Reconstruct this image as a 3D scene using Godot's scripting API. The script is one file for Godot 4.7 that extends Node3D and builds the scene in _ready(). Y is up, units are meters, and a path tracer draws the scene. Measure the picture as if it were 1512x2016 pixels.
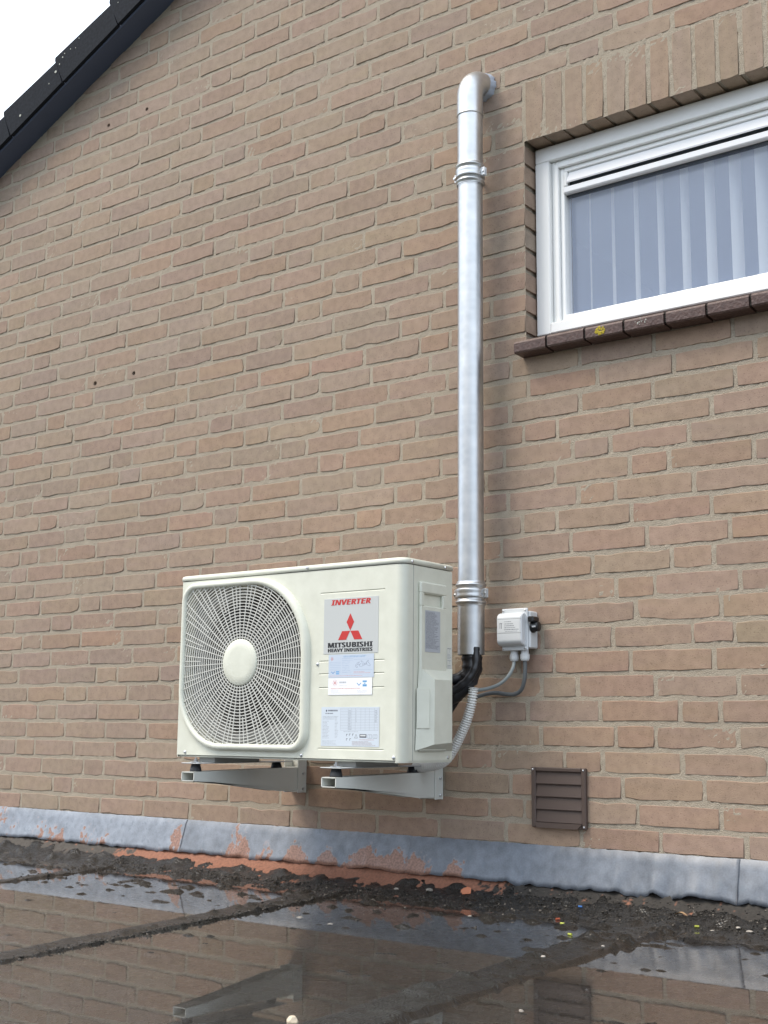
extends Node3D
# Gable wall of a brick house above a wet flat roof, with an outdoor air-conditioning unit on wall brackets.
# Wall face is the plane z = 0, x runs right along it, y is up, metres. Brick course k starts at y = 0.064 k.

const CH := 0.064
const WATER := -0.146
const ROOF_SLOPE := 0.434
var cam: Camera3D
var used := {}
var rng := RandomNumberGenerator.new()
var noise := FastNoiseLite.new()
var M := {}

# ---------------------------------------------------------------- helpers
func numbered(called: String) -> String:
	if not used.has(called):
		used[called] = 0
		return called
	used[called] += 1
	return "%s_%03d" % [called, used[called]]

func thing(called: String, label: String, category: String, at := Vector3.ZERO, group := "") -> Node3D:
	var o := Node3D.new()
	o.name = numbered(called)
	add_child(o)
	o.position = at
	o.set_meta("label", label)
	o.set_meta("category", category)
	if group != "":
		o.set_meta("group", group)
	return o

func part(called: String, mesh: Mesh, m: Material, parent: Node) -> MeshInstance3D:
	var o := MeshInstance3D.new()
	o.name = called
	o.mesh = mesh
	o.material_override = m
	parent.add_child(o, true)
	return o

func single(called: String, mesh: Mesh, m: Material, label: String, category: String, at := Vector3.ZERO, group := "") -> MeshInstance3D:
	var o := MeshInstance3D.new()
	o.name = numbered(called)
	o.mesh = mesh
	o.material_override = m
	add_child(o)
	o.position = at
	o.set_meta("label", label)
	o.set_meta("category", category)
	if group != "":
		o.set_meta("group", group)
	return o

func st_new(smooth := false) -> SurfaceTool:
	var st := SurfaceTool.new()
	st.begin(Mesh.PRIMITIVE_TRIANGLES)
	st.set_smooth_group(0 if smooth else -1)
	return st

func done(st: SurfaceTool) -> ArrayMesh:
	st.generate_normals()
	return st.commit()

func tri(st: SurfaceTool, a: Vector3, b: Vector3, c: Vector3) -> void:
	st.add_vertex(a)
	st.add_vertex(b)
	st.add_vertex(c)

# corners in counter-clockwise order seen from outside
func quad(st: SurfaceTool, a: Vector3, b: Vector3, c: Vector3, d: Vector3) -> void:
	tri(st, a, c, b)
	tri(st, a, d, c)

func quad_uv(st: SurfaceTool, a: Vector3, b: Vector3, c: Vector3, d: Vector3) -> void:
	var p := [a, b, c, d]
	var u := [Vector2(0, 1), Vector2(1, 1), Vector2(1, 0), Vector2(0, 0)]
	for i in [0, 2, 1, 0, 3, 2]:
		st.set_uv(u[i])
		st.add_vertex(p[i])

func box(st: SurfaceTool, a: Vector3, b: Vector3) -> void:
	cbox(st, a, b, 0.0)

# chamfered box between two corners
func cbox(st: SurfaceTool, a: Vector3, b: Vector3, ch: float) -> void:
	var c := (a + b) * 0.5
	var h := (b - a).abs() * 0.5
	ch = minf(ch, minf(h.x, minf(h.y, h.z)) * 0.9)
	for ax in 3:
		var u := (ax + 1) % 3
		var v := (ax + 2) % 3
		for s in [-1.0, 1.0]:
			var pts := []
			for q in [[-1, -1], [1, -1], [1, 1], [-1, 1]]:
				var p := Vector3.ZERO
				p[ax] = s * h[ax]
				p[u] = q[0] * (h[u] - ch)
				p[v] = q[1] * (h[v] - ch)
				pts.append(c + p)
			if s > 0:
				quad(st, pts[0], pts[1], pts[2], pts[3])
			else:
				quad(st, pts[3], pts[2], pts[1], pts[0])
	if ch <= 0.0:
		return
	for ax in 3:
		var u := (ax + 1) % 3
		var v := (ax + 2) % 3
		for su in [-1.0, 1.0]:
			for sv in [-1.0, 1.0]:
				var pts := []
				for q in [[-1, 0], [1, 0], [1, 1], [-1, 1]]:
					var p := Vector3.ZERO
					p[ax] = q[0] * (h[ax] - ch)
					p[u] = su * (h[u] - (ch if q[1] == 1 else 0.0))
					p[v] = sv * (h[v] - (0.0 if q[1] == 1 else ch))
					pts.append(c + p)
				if su * sv < 0:
					quad(st, pts[0], pts[1], pts[2], pts[3])
				else:
					quad(st, pts[3], pts[2], pts[1], pts[0])
	for sx in [-1.0, 1.0]:
		for sy in [-1.0, 1.0]:
			for sz in [-1.0, 1.0]:
				var p := c + Vector3(sx * h.x, sy * h.y, sz * h.z)
				var q1 := p - Vector3(0, sy * ch, sz * ch)
				var q2 := p - Vector3(sx * ch, 0, sz * ch)
				var q3 := p - Vector3(sx * ch, sy * ch, 0)
				if sx * sy * sz > 0:
					tri(st, q1, q3, q2)
				else:
					tri(st, q1, q2, q3)

func cbox_mesh(a: Vector3, b: Vector3, ch: float) -> ArrayMesh:
	var st := st_new()
	cbox(st, a, b, ch)
	return done(st)

# a tube along points; radii may be one number or one per point
func tube(st: SurfaceTool, pts: Array, radii, seg := 12, caps := true) -> void:
	var n := pts.size()
	var rings := []
	var t0: Vector3 = (pts[1] - pts[0]).normalized()
	var u := t0.cross(Vector3.UP if absf(t0.y) < 0.9 else Vector3.RIGHT).normalized()
	for i in n:
		var t: Vector3
		if i == 0:
			t = t0
		elif i == n - 1:
			t = (pts[i] - pts[i - 1]).normalized()
		else:
			t = ((pts[i + 1] - pts[i]).normalized() + (pts[i] - pts[i - 1]).normalized()).normalized()
			if t.length() < 0.5:
				t = (pts[i] - pts[i - 1]).normalized()
		u = (u - t * u.dot(t)).normalized()
		var w := t.cross(u)
		var r: float = radii if not (radii is Array) else radii[i]
		var ring := []
		for k in seg:
			var a := TAU * k / seg
			ring.append(pts[i] + (u * cos(a) + w * sin(a)) * r)
		rings.append(ring)
	for i in n - 1:
		for k in seg:
			var k2 := (k + 1) % seg
			quad(st, rings[i][k], rings[i][k2], rings[i + 1][k2], rings[i + 1][k])
	if caps:
		st.set_smooth_group(-1)
		for k in range(1, seg - 1):
			tri(st, rings[0][0], rings[0][k], rings[0][k + 1])
			tri(st, rings[n - 1][0], rings[n - 1][k + 1], rings[n - 1][k])
		st.set_smooth_group(0)

func tube_mesh(pts: Array, radii, seg := 12, caps := true) -> ArrayMesh:
	var st := st_new(true)
	tube(st, pts, radii, seg, caps)
	return done(st)

# surface of revolution about an axis through `at`; profile = [[radius, along axis], ...]
func lathe(st: SurfaceTool, at: Vector3, axis: Vector3, profile: Array, seg := 24) -> void:
	axis = axis.normalized()
	var u := axis.cross(Vector3.UP if absf(axis.y) < 0.9 else Vector3.RIGHT).normalized()
	var w := axis.cross(u)
	for i in profile.size() - 1:
		for k in seg:
			var d1 := u * cos(TAU * k / seg) + w * sin(TAU * k / seg)
			var d2 := u * cos(TAU * (k + 1) / seg) + w * sin(TAU * (k + 1) / seg)
			var a: Vector3 = at + axis * profile[i][1]
			var b: Vector3 = at + axis * profile[i + 1][1]
			var r1: float = profile[i][0]
			var r2: float = profile[i + 1][0]
			if r1 > 1e-6:
				tri(st, a + d1 * r1, b + d2 * r2, a + d2 * r1)
			if r2 > 1e-6:
				tri(st, a + d1 * r1, b + d1 * r2, b + d2 * r2)

func lathe_mesh(at: Vector3, axis: Vector3, profile: Array, seg := 24, smooth := true) -> ArrayMesh:
	var st := st_new(smooth)
	lathe(st, at, axis, profile, seg)
	return done(st)

# flat polygon (xy) extruded from z0 to z1
func slab(st: SurfaceTool, poly: PackedVector2Array, z0: float, z1: float) -> void:
	var ids := Geometry2D.triangulate_polygon(poly)
	for i in range(0, ids.size(), 3):
		var a := poly[ids[i]]
		var b := poly[ids[i + 1]]
		var c := poly[ids[i + 2]]
		tri(st, Vector3(a.x, a.y, z1), Vector3(c.x, c.y, z1), Vector3(b.x, b.y, z1))
		tri(st, Vector3(a.x, a.y, z0), Vector3(b.x, b.y, z0), Vector3(c.x, c.y, z0))
	for i in poly.size():
		var a := poly[i]
		var b := poly[(i + 1) % poly.size()]
		quad(st, Vector3(a.x, a.y, z0), Vector3(b.x, b.y, z0), Vector3(b.x, b.y, z1), Vector3(a.x, a.y, z1))

# rounded rectangle, counter-clockwise from the bottom left corner; r = [bl, br, tr, tl]
func rrect(x0: float, y0: float, x1: float, y1: float, r: Array, n := 10) -> PackedVector2Array:
	var out := PackedVector2Array()
	var cs := [Vector2(x0 + r[0], y0 + r[0]), Vector2(x1 - r[1], y0 + r[1]), Vector2(x1 - r[2], y1 - r[2]), Vector2(x0 + r[3], y1 - r[3])]
	for c in 4:
		for i in n + 1:
			var a := PI + PI / 2 * c + PI / 2 * i / n
			out.append(cs[c] + Vector2(cos(a), sin(a)) * r[c])
	return out

func sm(a: float, b: float, x: float) -> float:
	return smoothstep(a, b, x)

func bez(pts: Array, n: int) -> Array:
	var c := Curve3D.new()
	for i in pts.size():
		var prev: Vector3 = pts[maxi(i - 1, 0)]
		var next: Vector3 = pts[mini(i + 1, pts.size() - 1)]
		var t := (next - prev) / 6.0
		c.add_point(pts[i], -t, t)
	var out := []
	var l := c.get_baked_length()
	for i in n + 1:
		out.append(c.sample_baked(l * i / n, true))
	return out

# ---------------------------------------------------------------- materials
func srgb(r: float, g: float, b: float) -> Color:
	return Color(r, g, b).linear_to_srgb()

func mat(c: Color, rough: float, metal := 0.0) -> StandardMaterial3D:
	var m := StandardMaterial3D.new()
	m.albedo_color = c
	m.roughness = rough
	m.metallic = metal
	return m

func noise_tex(seed_: int, freq: float, lo: Color, hi: Color, kind := FastNoiseLite.TYPE_SIMPLEX_SMOOTH, oct := 4, size := 512, mid = null, at := 0.5) -> NoiseTexture2D:
	var n := FastNoiseLite.new()
	n.seed = seed_
	n.noise_type = kind
	n.frequency = freq
	n.fractal_octaves = oct
	var t := NoiseTexture2D.new()
	t.width = size
	t.height = size
	t.seamless = true
	t.noise = n
	var g := Gradient.new()
	g.set_color(0, lo)
	g.set_color(1, hi)
	if mid != null:
		g.add_point(at, mid)
	t.color_ramp = g
	return t

func tri_map(m: StandardMaterial3D, scale: float) -> void:
	m.uv1_triplanar = true
	m.uv1_world_triplanar = true
	m.uv1_scale = Vector3(scale, scale, scale)

func make_materials() -> void:
	# bricks: tint per brick comes from vertex colours; the map adds grain, drag marks and pale bloom
	var b := mat(Color.WHITE, 0.92)
	b.vertex_color_use_as_albedo = true
	b.albedo_texture = noise_tex(3, 0.012, Color(0.89, 0.885, 0.885), Color(1, 1, 1), FastNoiseLite.TYPE_SIMPLEX_SMOOTH, 7, 1024, Color(0.955, 0.95, 0.95), 0.5)
	b.heightmap_enabled = true
	b.heightmap_scale = 0.05
	b.heightmap_texture = noise_tex(5, 0.11, Color.BLACK, Color.WHITE, FastNoiseLite.TYPE_SIMPLEX_SMOOTH, 6, 1024)
	b.detail_enabled = true   # pores and small pits
	b.detail_blend_mode = BaseMaterial3D.BLEND_MODE_MUL
	b.detail_albedo = noise_tex(6, 0.05, Color(0.62, 0.58, 0.55), Color(1, 1, 1), FastNoiseLite.TYPE_SIMPLEX, 3, 1024, Color(1, 1, 1), 0.22)
	tri_map(b, 2.3)
	M.brick = b
	var mo := mat(srgb(0.435, 0.378, 0.298), 0.97)
	mo.albedo_texture = noise_tex(8, 0.09, Color(0.72, 0.71, 0.70), Color(1, 1, 1), FastNoiseLite.TYPE_SIMPLEX_SMOOTH, 5, 1024, Color(0.94, 0.935, 0.93), 0.4)
	mo.heightmap_enabled = true
	mo.heightmap_scale = 0.3
	mo.heightmap_texture = noise_tex(9, 0.10, Color.BLACK, Color.WHITE, FastNoiseLite.TYPE_SIMPLEX_SMOOTH, 5, 1024)
	tri_map(mo, 3.1)
	M.mortar = mo
	M.casing = mat(srgb(0.67, 0.68, 0.585), 0.45)
	M.casing.albedo_texture = noise_tex(32, 0.01, Color(0.955, 0.955, 0.95), Color(1, 1, 1), FastNoiseLite.TYPE_SIMPLEX_SMOOTH, 6, 512)
	M.casing.heightmap_enabled = true
	M.casing.heightmap_texture = noise_tex(31, 0.08, Color.BLACK, Color.WHITE, FastNoiseLite.TYPE_SIMPLEX_SMOOTH, 2, 256)
	M.casing.heightmap_scale = 0.012
	tri_map(M.casing, 3.0)
	M.grille = mat(srgb(0.60, 0.60, 0.555), 0.5)
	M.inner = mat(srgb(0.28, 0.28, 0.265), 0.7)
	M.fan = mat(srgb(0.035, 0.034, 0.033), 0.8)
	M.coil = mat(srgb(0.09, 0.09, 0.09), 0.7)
	M.bracket = mat(srgb(0.60, 0.61, 0.565), 0.4)
	M.foot = mat(srgb(0.40, 0.42, 0.43), 0.45)
	M.rubber = mat(srgb(0.02, 0.021, 0.024), 0.55)
	M.steel = mat(srgb(0.62, 0.63, 0.64), 0.32, 1.0)
	var g := mat(srgb(0.67, 0.67, 0.66), 0.46, 1.0)
	g.roughness_texture = noise_tex(14, 0.012, Color(0.75, 0.75, 0.75), Color(1, 1, 1), FastNoiseLite.TYPE_CELLULAR, 2, 512)
	g.albedo_texture = noise_tex(15, 0.02, Color(0.88, 0.89, 0.9), Color(1, 1, 1), FastNoiseLite.TYPE_CELLULAR, 2, 512)
	tri_map(g, 3.0)
	M.galv = g
	M.tape = mat(srgb(0.012, 0.012, 0.014), 0.32)
	M.conduit = mat(srgb(0.74, 0.74, 0.71), 0.45)
	M.cable_light = mat(srgb(0.26, 0.29, 0.29), 0.45)
	M.cable_dark = mat(srgb(0.11, 0.12, 0.125), 0.45)
	M.plastic = mat(srgb(0.60, 0.62, 0.63), 0.35)
	M.black = mat(srgb(0.012, 0.012, 0.013), 0.3)
	M.vent = mat(srgb(0.075, 0.051, 0.041), 0.5)
	var wf := mat(srgb(0.83, 0.835, 0.82), 0.3)
	M.frame = wf
	M.alu = mat(srgb(0.80, 0.81, 0.83), 0.35, 0.0)
	M.gasket = mat(srgb(0.07, 0.08, 0.095), 0.6)
	var gl := mat(Color(0.70, 0.80, 1.0, 0.05), 0.0)   # blue sky reflection put into the pane colour as a faint tint
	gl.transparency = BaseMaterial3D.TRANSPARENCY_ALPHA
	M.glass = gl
	M.slat = mat(srgb(0.88, 0.89, 0.85), 0.7)
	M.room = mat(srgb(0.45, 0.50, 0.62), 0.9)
	var si := mat(srgb(0.112, 0.066, 0.055), 0.42)
	si.albedo_texture = noise_tex(41, 0.03, Color(0.72, 0.70, 0.70), Color(1, 1, 1), FastNoiseLite.TYPE_SIMPLEX_SMOOTH, 4, 512)
	si.heightmap_enabled = true
	si.heightmap_texture = noise_tex(42, 0.04, Color.BLACK, Color.WHITE, FastNoiseLite.TYPE_SIMPLEX_SMOOTH, 4, 512)
	si.heightmap_scale = 0.1
	tri_map(si, 4.0)
	M.sill = si
	var ti := mat(srgb(0.020, 0.024, 0.032), 0.8)
	ti.albedo_texture = noise_tex(43, 0.04, Color(0.70, 0.70, 0.70), Color(1, 1, 1), FastNoiseLite.TYPE_SIMPLEX_SMOOTH, 5, 512)
	tri_map(ti, 3.0)
	ti.metallic_specular = 0.25
	M.tile = ti
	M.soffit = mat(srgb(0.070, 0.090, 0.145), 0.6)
	M.lichen = mat(srgb(0.38, 0.30, 0.03), 0.95)
	M.lichen_pale = mat(srgb(0.42, 0.43, 0.38), 0.95)
	# bitumen felt: dark, wet sheen, mineral grit
	var bi := mat(srgb(0.025, 0.0235, 0.0215), 0.42)
	bi.albedo_texture = noise_tex(51, 0.02, Color(0.55, 0.54, 0.52), Color(1, 1, 1), FastNoiseLite.TYPE_SIMPLEX_SMOOTH, 6, 1024)
	bi.roughness_texture = noise_tex(52, 0.012, Color(0.35, 0.35, 0.35), Color(1, 1, 1), FastNoiseLite.TYPE_SIMPLEX_SMOOTH, 5, 512)
	bi.heightmap_enabled = true
	bi.heightmap_texture = noise_tex(53, 0.12, Color.BLACK, Color.WHITE, FastNoiseLite.TYPE_SIMPLEX_SMOOTH, 4, 512)
	bi.heightmap_scale = 0.25
	tri_map(bi, 2.7)
	M.bitumen = bi
	var di := mat(srgb(0.050, 0.041, 0.032), 0.85)
	di.albedo_texture = noise_tex(55, 0.06, Color(0.45, 0.44, 0.42), Color(1, 1, 1), FastNoiseLite.TYPE_SIMPLEX_SMOOTH, 5, 512)
	di.heightmap_enabled = true
	di.heightmap_texture = noise_tex(56, 0.1, Color.BLACK, Color.WHITE, FastNoiseLite.TYPE_SIMPLEX_SMOOTH, 5, 512)
	di.heightmap_scale = 0.6
	tri_map(di, 3.3)
	M.dirt = di
	var wa := mat(Color(1, 1, 1, 0.0), 0.015)
	wa.transparency = BaseMaterial3D.TRANSPARENCY_ALPHA
	wa.metallic_specular = 0.47
	M.water = wa
	M.ground = mat(srgb(0.10, 0.11, 0.075), 0.95)

# ---------------------------------------------------------------- brickwork
# x of vertical joints (millimetres) read off the photograph, course by course; the courses between are filled in
const JOINTS := {
	0: [8, 233, 454, 673], 1: [-2117, -1886, -1778, -1559, -1345, -1123, -1019, -45, 393, 612], 2: [-1954, -1726, -1620, -1401, 24, 354, 572],
	3: [-2002, -1782, -1564, -31, 189, 298, 516], 4: [-1837, -1617, -1407, 118, 337, 448, 663], 5: [-1993, -1887, -1665, -1446, 78, 295, 515, 620],
	6: [-2059, -1845, -1726, -1514, -1293, 230, 450, 668], 7: [-2120, -1895, -1680, -1569, -1357, 161, 384, 608], 8: [-2162, -1937, -1722, -1497, 124, 336, 554],
	9: [-2106, -1996, -1774, -1555, -1335, 76, 186, 401, 630], 10: [-2162, -1944, -1826, -1600, -1380, 126, 348, 456, 681], 11: [-2220, -2012, -1788, -1674, -1454, 61, 281, 504, 616],
	12: [-2053, -1831, -1610, -319, 0, 217, 437, 661], 13: [-2205, -2102, -1889, -1664, -902, -686, -578, -369, 67, 174, 395, 615],
	14: [-2041, -1934, -1714, -1497, -953, -736, -521, -416, -197, 21, 240, 350, 571], 15: [-2107, -1894, -1779, -1561, -1018, -805, -588, -372, -269, -51, 171, 395, 504, 730],
	16: [-2047, -1939, -1722, -1498, -958, -747, -529, -421, -207, 10, 228, 339, 561], 17: [-2094, -1879, -1651, -1430, -888, -672, -570, -352, 73, 180, 402, 623],
	18: [-2044, -1829, -1609, -1496, -1050, -835, -726, -510, -294, 28, 251, 465, 690], 19: [-2215, -1989, -1876, -1654, -996, -887, -666, -452, -237, 91, 304, 525],
	20: [-2046, -1830, -1605, -1383, -830, -616, -402], 21: [-1002, -790, -674, -467, -245], 22: [-2036, -1926, -1709, -1491, -1269, -937, -716, -496, -284],
	23: [-2098, -1883, -1770, -1552, -1332, -1005, -791, -578, -358, -247], 24: [-943, -838, -624, -408, -195], 25: [-2211, -1985, -1766, -1543, -999, -782, -674, -464, -251],
	26: [-2141, -2035, -1821, -1603, -1056, -838, -623, -515, -301], 27: [-1976, -1869, -1650, -1431, -888, -673, -454, -352], 28: [-2252, -2037, -1807, -1586, -1255, -1044, -826, -715, -504, -292],
	29: [-2209, -1985, -1766, -1656, -1214, -1000, -890, -674, -458, -239], 30: [-2145, -1934, -1822, -1600, -1379, -1166, -1062, -843, -626, -406, -306],
	31: [-2314, -2096, -1992, -1766, -1548, -1006, -790, -569, -460, -240], 32: [-2263, -2151, -1930, -1711, -1500, -1385, -1171, -952, -733, -624, -414, -196],
	33: [-2321, -2101, -1881, -1670, -1569, -1343, -1124, -906, -801, -576, -356], 34: [-2264, -2053, -1945, -1722, -1509, -1289, -1178, -962, -751, -531, -422, -206, 230, 334, 552],
	35: [-2327, -2102, -1894, -1784, -1569, -1354, -1028, -817, -596, -383, -276, 163, 380, 491], 36: [-2381, -2163, -1942, -1727, -1626, -971, -867, -654, -437, -224, -115, 104],
	37: [-2330, -2220, -2004, -1789, -1035, -812, -704, -489, -270, 53], 38: [-2178, -2067, -1094, -878, -663, -549, -330, -107], 39: [-1043, -936, -722, -510, -285, -178],
	40: [-1868, -1649, -1420, -1111, -892, -675, -456], 41: [-1056, -834, -616], 42: [-1000, -887], 43: [-1061],
}
const WALL_X0 := -3.3
const WALL_X1 := 2.3
const WIN_X0 := 0.084
const WIN_X1 := 1.42
const WIN_Y0 := 1.375
const WIN_Y1 := 1.982
const LINTEL_Y1 := 2.176

func roof_y(x: float) -> float:   # underside of the verge where it meets the wall
	return 2.599 + ROOF_SLOPE * (x + 2.305)

func fill_gap(out: Array, a: float, b: float) -> void:
	var n := int(round((b - a) / 0.109))
	var cur := a
	var unit := (b - a) / maxf(n, 1)
	var steps := []
	while n > 0:
		var s := 2
		if n == 1 or (n == 3 and rng.randf() < 0.5) or (n > 3 and rng.randf() < 0.2):
			s = 1
		steps.append(s)
		n -= s
	for s in steps:
		cur += unit * s
		out.append(cur)

func course_joints(k: int) -> Array:
	var known := []
	if JOINTS.has(k):
		for v in JOINTS[k]:
			known.append(v / 1000.0)
	else:
		known.append(-1.5 + rng.randf() * 0.22)
	var out := []
	var left := []
	var c: float = known[0]
	while c > WALL_X0:
		c -= 0.109 if rng.randf() < 0.22 else 0.218
		left.push_front(c)
	out.append_array(left)
	out.append(known[0])
	for i in known.size() - 1:
		fill_gap(out, known[i], known[i + 1])
	c = known[-1]
	while c < WALL_X1:
		c += 0.109 if rng.randf() < 0.22 else 0.218
		out.append(c)
	return out

const TONES := [[0.326, 0.233, 0.172], [0.32, 0.235, 0.176], [0.322, 0.242, 0.177], [0.311, 0.233, 0.177], [0.33, 0.238, 0.175], [0.313, 0.236, 0.18], [0.328, 0.247, 0.18], [0.303, 0.228, 0.175]]

func brick_tone(x: float, y: float) -> Color:
	# redder batches low and to the right, greyer ones high up, as the kiln batches lie in the photograph
	var warm := clampf(0.5 + 0.9 * noise.get_noise_2d(x * 60.0 + 400.0, y * 90.0) + 0.16 * (x + 0.7) - 0.18 * (y - 1.2), 0.0, 1.0)
	var i := rng.randi() % 8
	var t: Array = TONES[i]
	var c := Color(t[0], t[1], t[2])
	c = c.lerp(Color(0.356, 0.231, 0.161) if warm > 0.5 else Color(0.324, 0.264, 0.209), absf(warm - 0.5) * 0.9)
	var v := rng.randf_range(0.95, 1.06)
	return Color(c.r * v, c.g * v * rng.randf_range(0.985, 1.015), c.b * v * rng.randf_range(0.97, 1.03))

# one brick: face with uneven arrises standing proud of the joint; corner of the brick at x0,y0. Appends to arrays.
func brick_geo(A: Dictionary, x0: float, y0: float, w: float, h: float, tone: Color, deep := 0.014, hole = null) -> void:
	var cx := x0 + w * 0.5
	var cy := y0 + h * 0.5
	var nl := 5 if w > 0.15 else 3
	var pts: Array[Vector2] = []
	var rag := rng.randf_range(0.0008, 0.0023)
	for i in nl:   # bottom
		var t := (i + 0.28 if i == 0 else float(i)) / nl
		pts.append(Vector2(x0 + (0.0016 if i == 0 else w * t), y0 + rng.randf_range(-1.3, 0.9) * rag + (0.0 if i > 0 else 0.0012)))
	pts.append(Vector2(x0 + w - 0.0016, y0 + rng.randf_range(-0.2, 1.6) * rag + 0.0008))
	pts.append(Vector2(x0 + w + rng.randf_range(-1.0, 1.0) * rag, y0 + h * rng.randf_range(0.25, 0.7)))
	for i in nl:
		var t := float(i) / nl
		pts.append(Vector2(x0 + (w - 0.0016 if i == 0 else w * (1.0 - t)), y0 + h + rng.randf_range(-1.0, 0.9) * rag - (0.0 if i > 0 else 0.0012)))
	pts.append(Vector2(x0 + 0.0016, y0 + h - rng.randf_range(0.0, 1.6) * rag))
	pts.append(Vector2(x0 + rng.randf_range(-1.0, 1.0) * rag, y0 + h * rng.randf_range(0.3, 0.75)))
	for i in pts.size():   # the odd chipped arris
		if rng.randf() < 0.05:
			pts[i] = pts[i].lerp(Vector2(clampf(pts[i].x, x0 + h * 0.5, x0 + w - h * 0.5), cy), rng.randf_range(0.08, 0.22))
	var n := pts.size()
	var z0 := rng.randf_range(-0.0003, 0.0013)
	var tx := rng.randf_range(-0.008, 0.008)
	var ty := rng.randf_range(-0.02, 0.02)
	var base: int = A.v.size()
	var inset := rng.randf_range(0.0008, 0.0018)
	var front := []
	for p in pts:
		var d := Vector2(cx, cy) - p
		var q := p + Vector2(signf(d.x) * minf(absf(d.x), inset), signf(d.y) * minf(absf(d.y), inset))
		front.append(Vector3(q.x, q.y, z0 + (q.x - cx) * tx + (q.y - cy) * ty))
	# face
	if hole == null:
		A.v.append(Vector3(cx, cy, z0 + rng.randf_range(-0.0003, 0.0008)))
		A.n.append(Vector3(0, 0, 1))
		A.c.append(tone)
		for i in n:
			A.v.append(front[i])
			A.n.append(Vector3(0, 0, 1))
			var f := rng.randf_range(0.955, 1.045)
			A.c.append(Color(tone.r * f, tone.g * f * rng.randf_range(0.985, 1.015), tone.b * f * rng.randf_range(0.97, 1.03)))
		for i in n:
			A.i.append_array([base, base + 1 + (i + 1) % n, base + 1 + i])
	else:
		var r: float = hole.z
		for i in n:
			A.v.append(front[i])
			A.n.append(Vector3(0, 0, 1))
			A.c.append(tone)
		for i in n:
			var a := atan2(front[i].y - hole.y, front[i].x - hole.x)
			A.v.append(Vector3(hole.x + cos(a) * r, hole.y + sin(a) * r, z0))
			A.n.append(Vector3(0, 0, 1))
			A.c.append(tone)
		for i in n:
			var a := atan2(front[i].y - hole.y, front[i].x - hole.x)
			A.v.append(Vector3(hole.x + cos(a) * r * 0.8, hole.y + sin(a) * r * 0.8, -0.06))
			A.n.append(Vector3(-cos(a), -sin(a), 0))
			A.c.append(tone)
		for i in n:
			var j := (i + 1) % n
			A.i.append_array([base + i, base + n + j, base + j, base + i, base + n + i, base + n + j])
			A.i.append_array([base + n + i, base + 2 * n + j, base + n + j, base + n + i, base + 2 * n + i, base + 2 * n + j])
	if deep > 0.05:   # a brick at the opening shows its return: square sides running back
		var lo := Vector3(x0 + 0.0004, y0 + 0.0014, -deep)
		var hi := Vector3(x0 + w - 0.0004, y0 + h - 0.0014, -0.002)
		for f in [[Vector3(-1, 0, 0), [0, 2, 6, 4]], [Vector3(1, 0, 0), [1, 5, 7, 3]], [Vector3(0, -1, 0), [0, 4, 5, 1]], [Vector3(0, 1, 0), [2, 3, 7, 6]]]:
			var bb: int = A.v.size()
			for q in f[1]:
				A.v.append(Vector3(hi.x if q & 1 else lo.x, hi.y if q & 2 else lo.y, hi.z if q & 4 else lo.z))
				A.n.append(f[0])
				A.c.append(tone)
			A.i.append_array([bb, bb + 1, bb + 2, bb, bb + 2, bb + 3])
		deep = 0.004
	var b2: int = A.v.size()
	for i in n:
		var o := (pts[i] - Vector2(cx, cy))
		var d := Vector3(signf(o.x) * maxf(0.0, absf(o.x) - w * 0.44) / (w * 0.06), signf(o.y) * maxf(0.0, absf(o.y) - h * 0.35) / (h * 0.15), 0).normalized()
		A.v.append(front[i])
		A.n.append((d + Vector3(0, 0, 0.9)).normalized())
		A.v.append(Vector3(pts[i].x, pts[i].y, front[i].z - 0.0016))
		A.n.append((d + Vector3(0, 0, 0.15)).normalized())
		A.v.append(Vector3(pts[i].x, pts[i].y, -deep))
		A.n.append(d)
		for q in 3:
			A.c.append(tone)
	for i in n:
		var j := (i + 1) % n
		for q in 2:
			var a := b2 + 3 * i + q
			var b := b2 + 3 * j + q
			A.i.append_array([a, b, b + 1, a, b + 1, a + 1])

func new_geo() -> Dictionary:
	return {"v": PackedVector3Array(), "n": PackedVector3Array(), "c": PackedColorArray(), "i": PackedInt32Array()}

func geo_mesh(A: Dictionary, offset := Vector3.ZERO) -> ArrayMesh:
	var v: PackedVector3Array = A.v
	if offset != Vector3.ZERO:
		for i in v.size():
			v[i] -= offset
	var arr := []
	arr.resize(Mesh.ARRAY_MAX)
	arr[Mesh.ARRAY_VERTEX] = v
	arr[Mesh.ARRAY_NORMAL] = A.n
	arr[Mesh.ARRAY_COLOR] = A.c
	arr[Mesh.ARRAY_INDEX] = A.i
	var m := ArrayMesh.new()
	m.add_surface_from_arrays(Mesh.PRIMITIVE_TRIANGLES, arr)
	return m

func in_view(p: Vector3) -> Vector2:   # picture position, 0..1; used only to rank bricks by how large they show
	var q := cam.transform.affine_inverse() * p
	var f := 1.0 / tan(deg_to_rad(cam.fov) * 0.5)
	return Vector2(0.5 + 0.5 * f * q.x / -q.z / 0.75, 0.5 - 0.5 * f * q.y / -q.z)

func in_opening(x: float, y: float) -> bool:
	return x > WIN_X0 and x < WIN_X1 and y > WIN_Y0 and y < WIN_Y1

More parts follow.
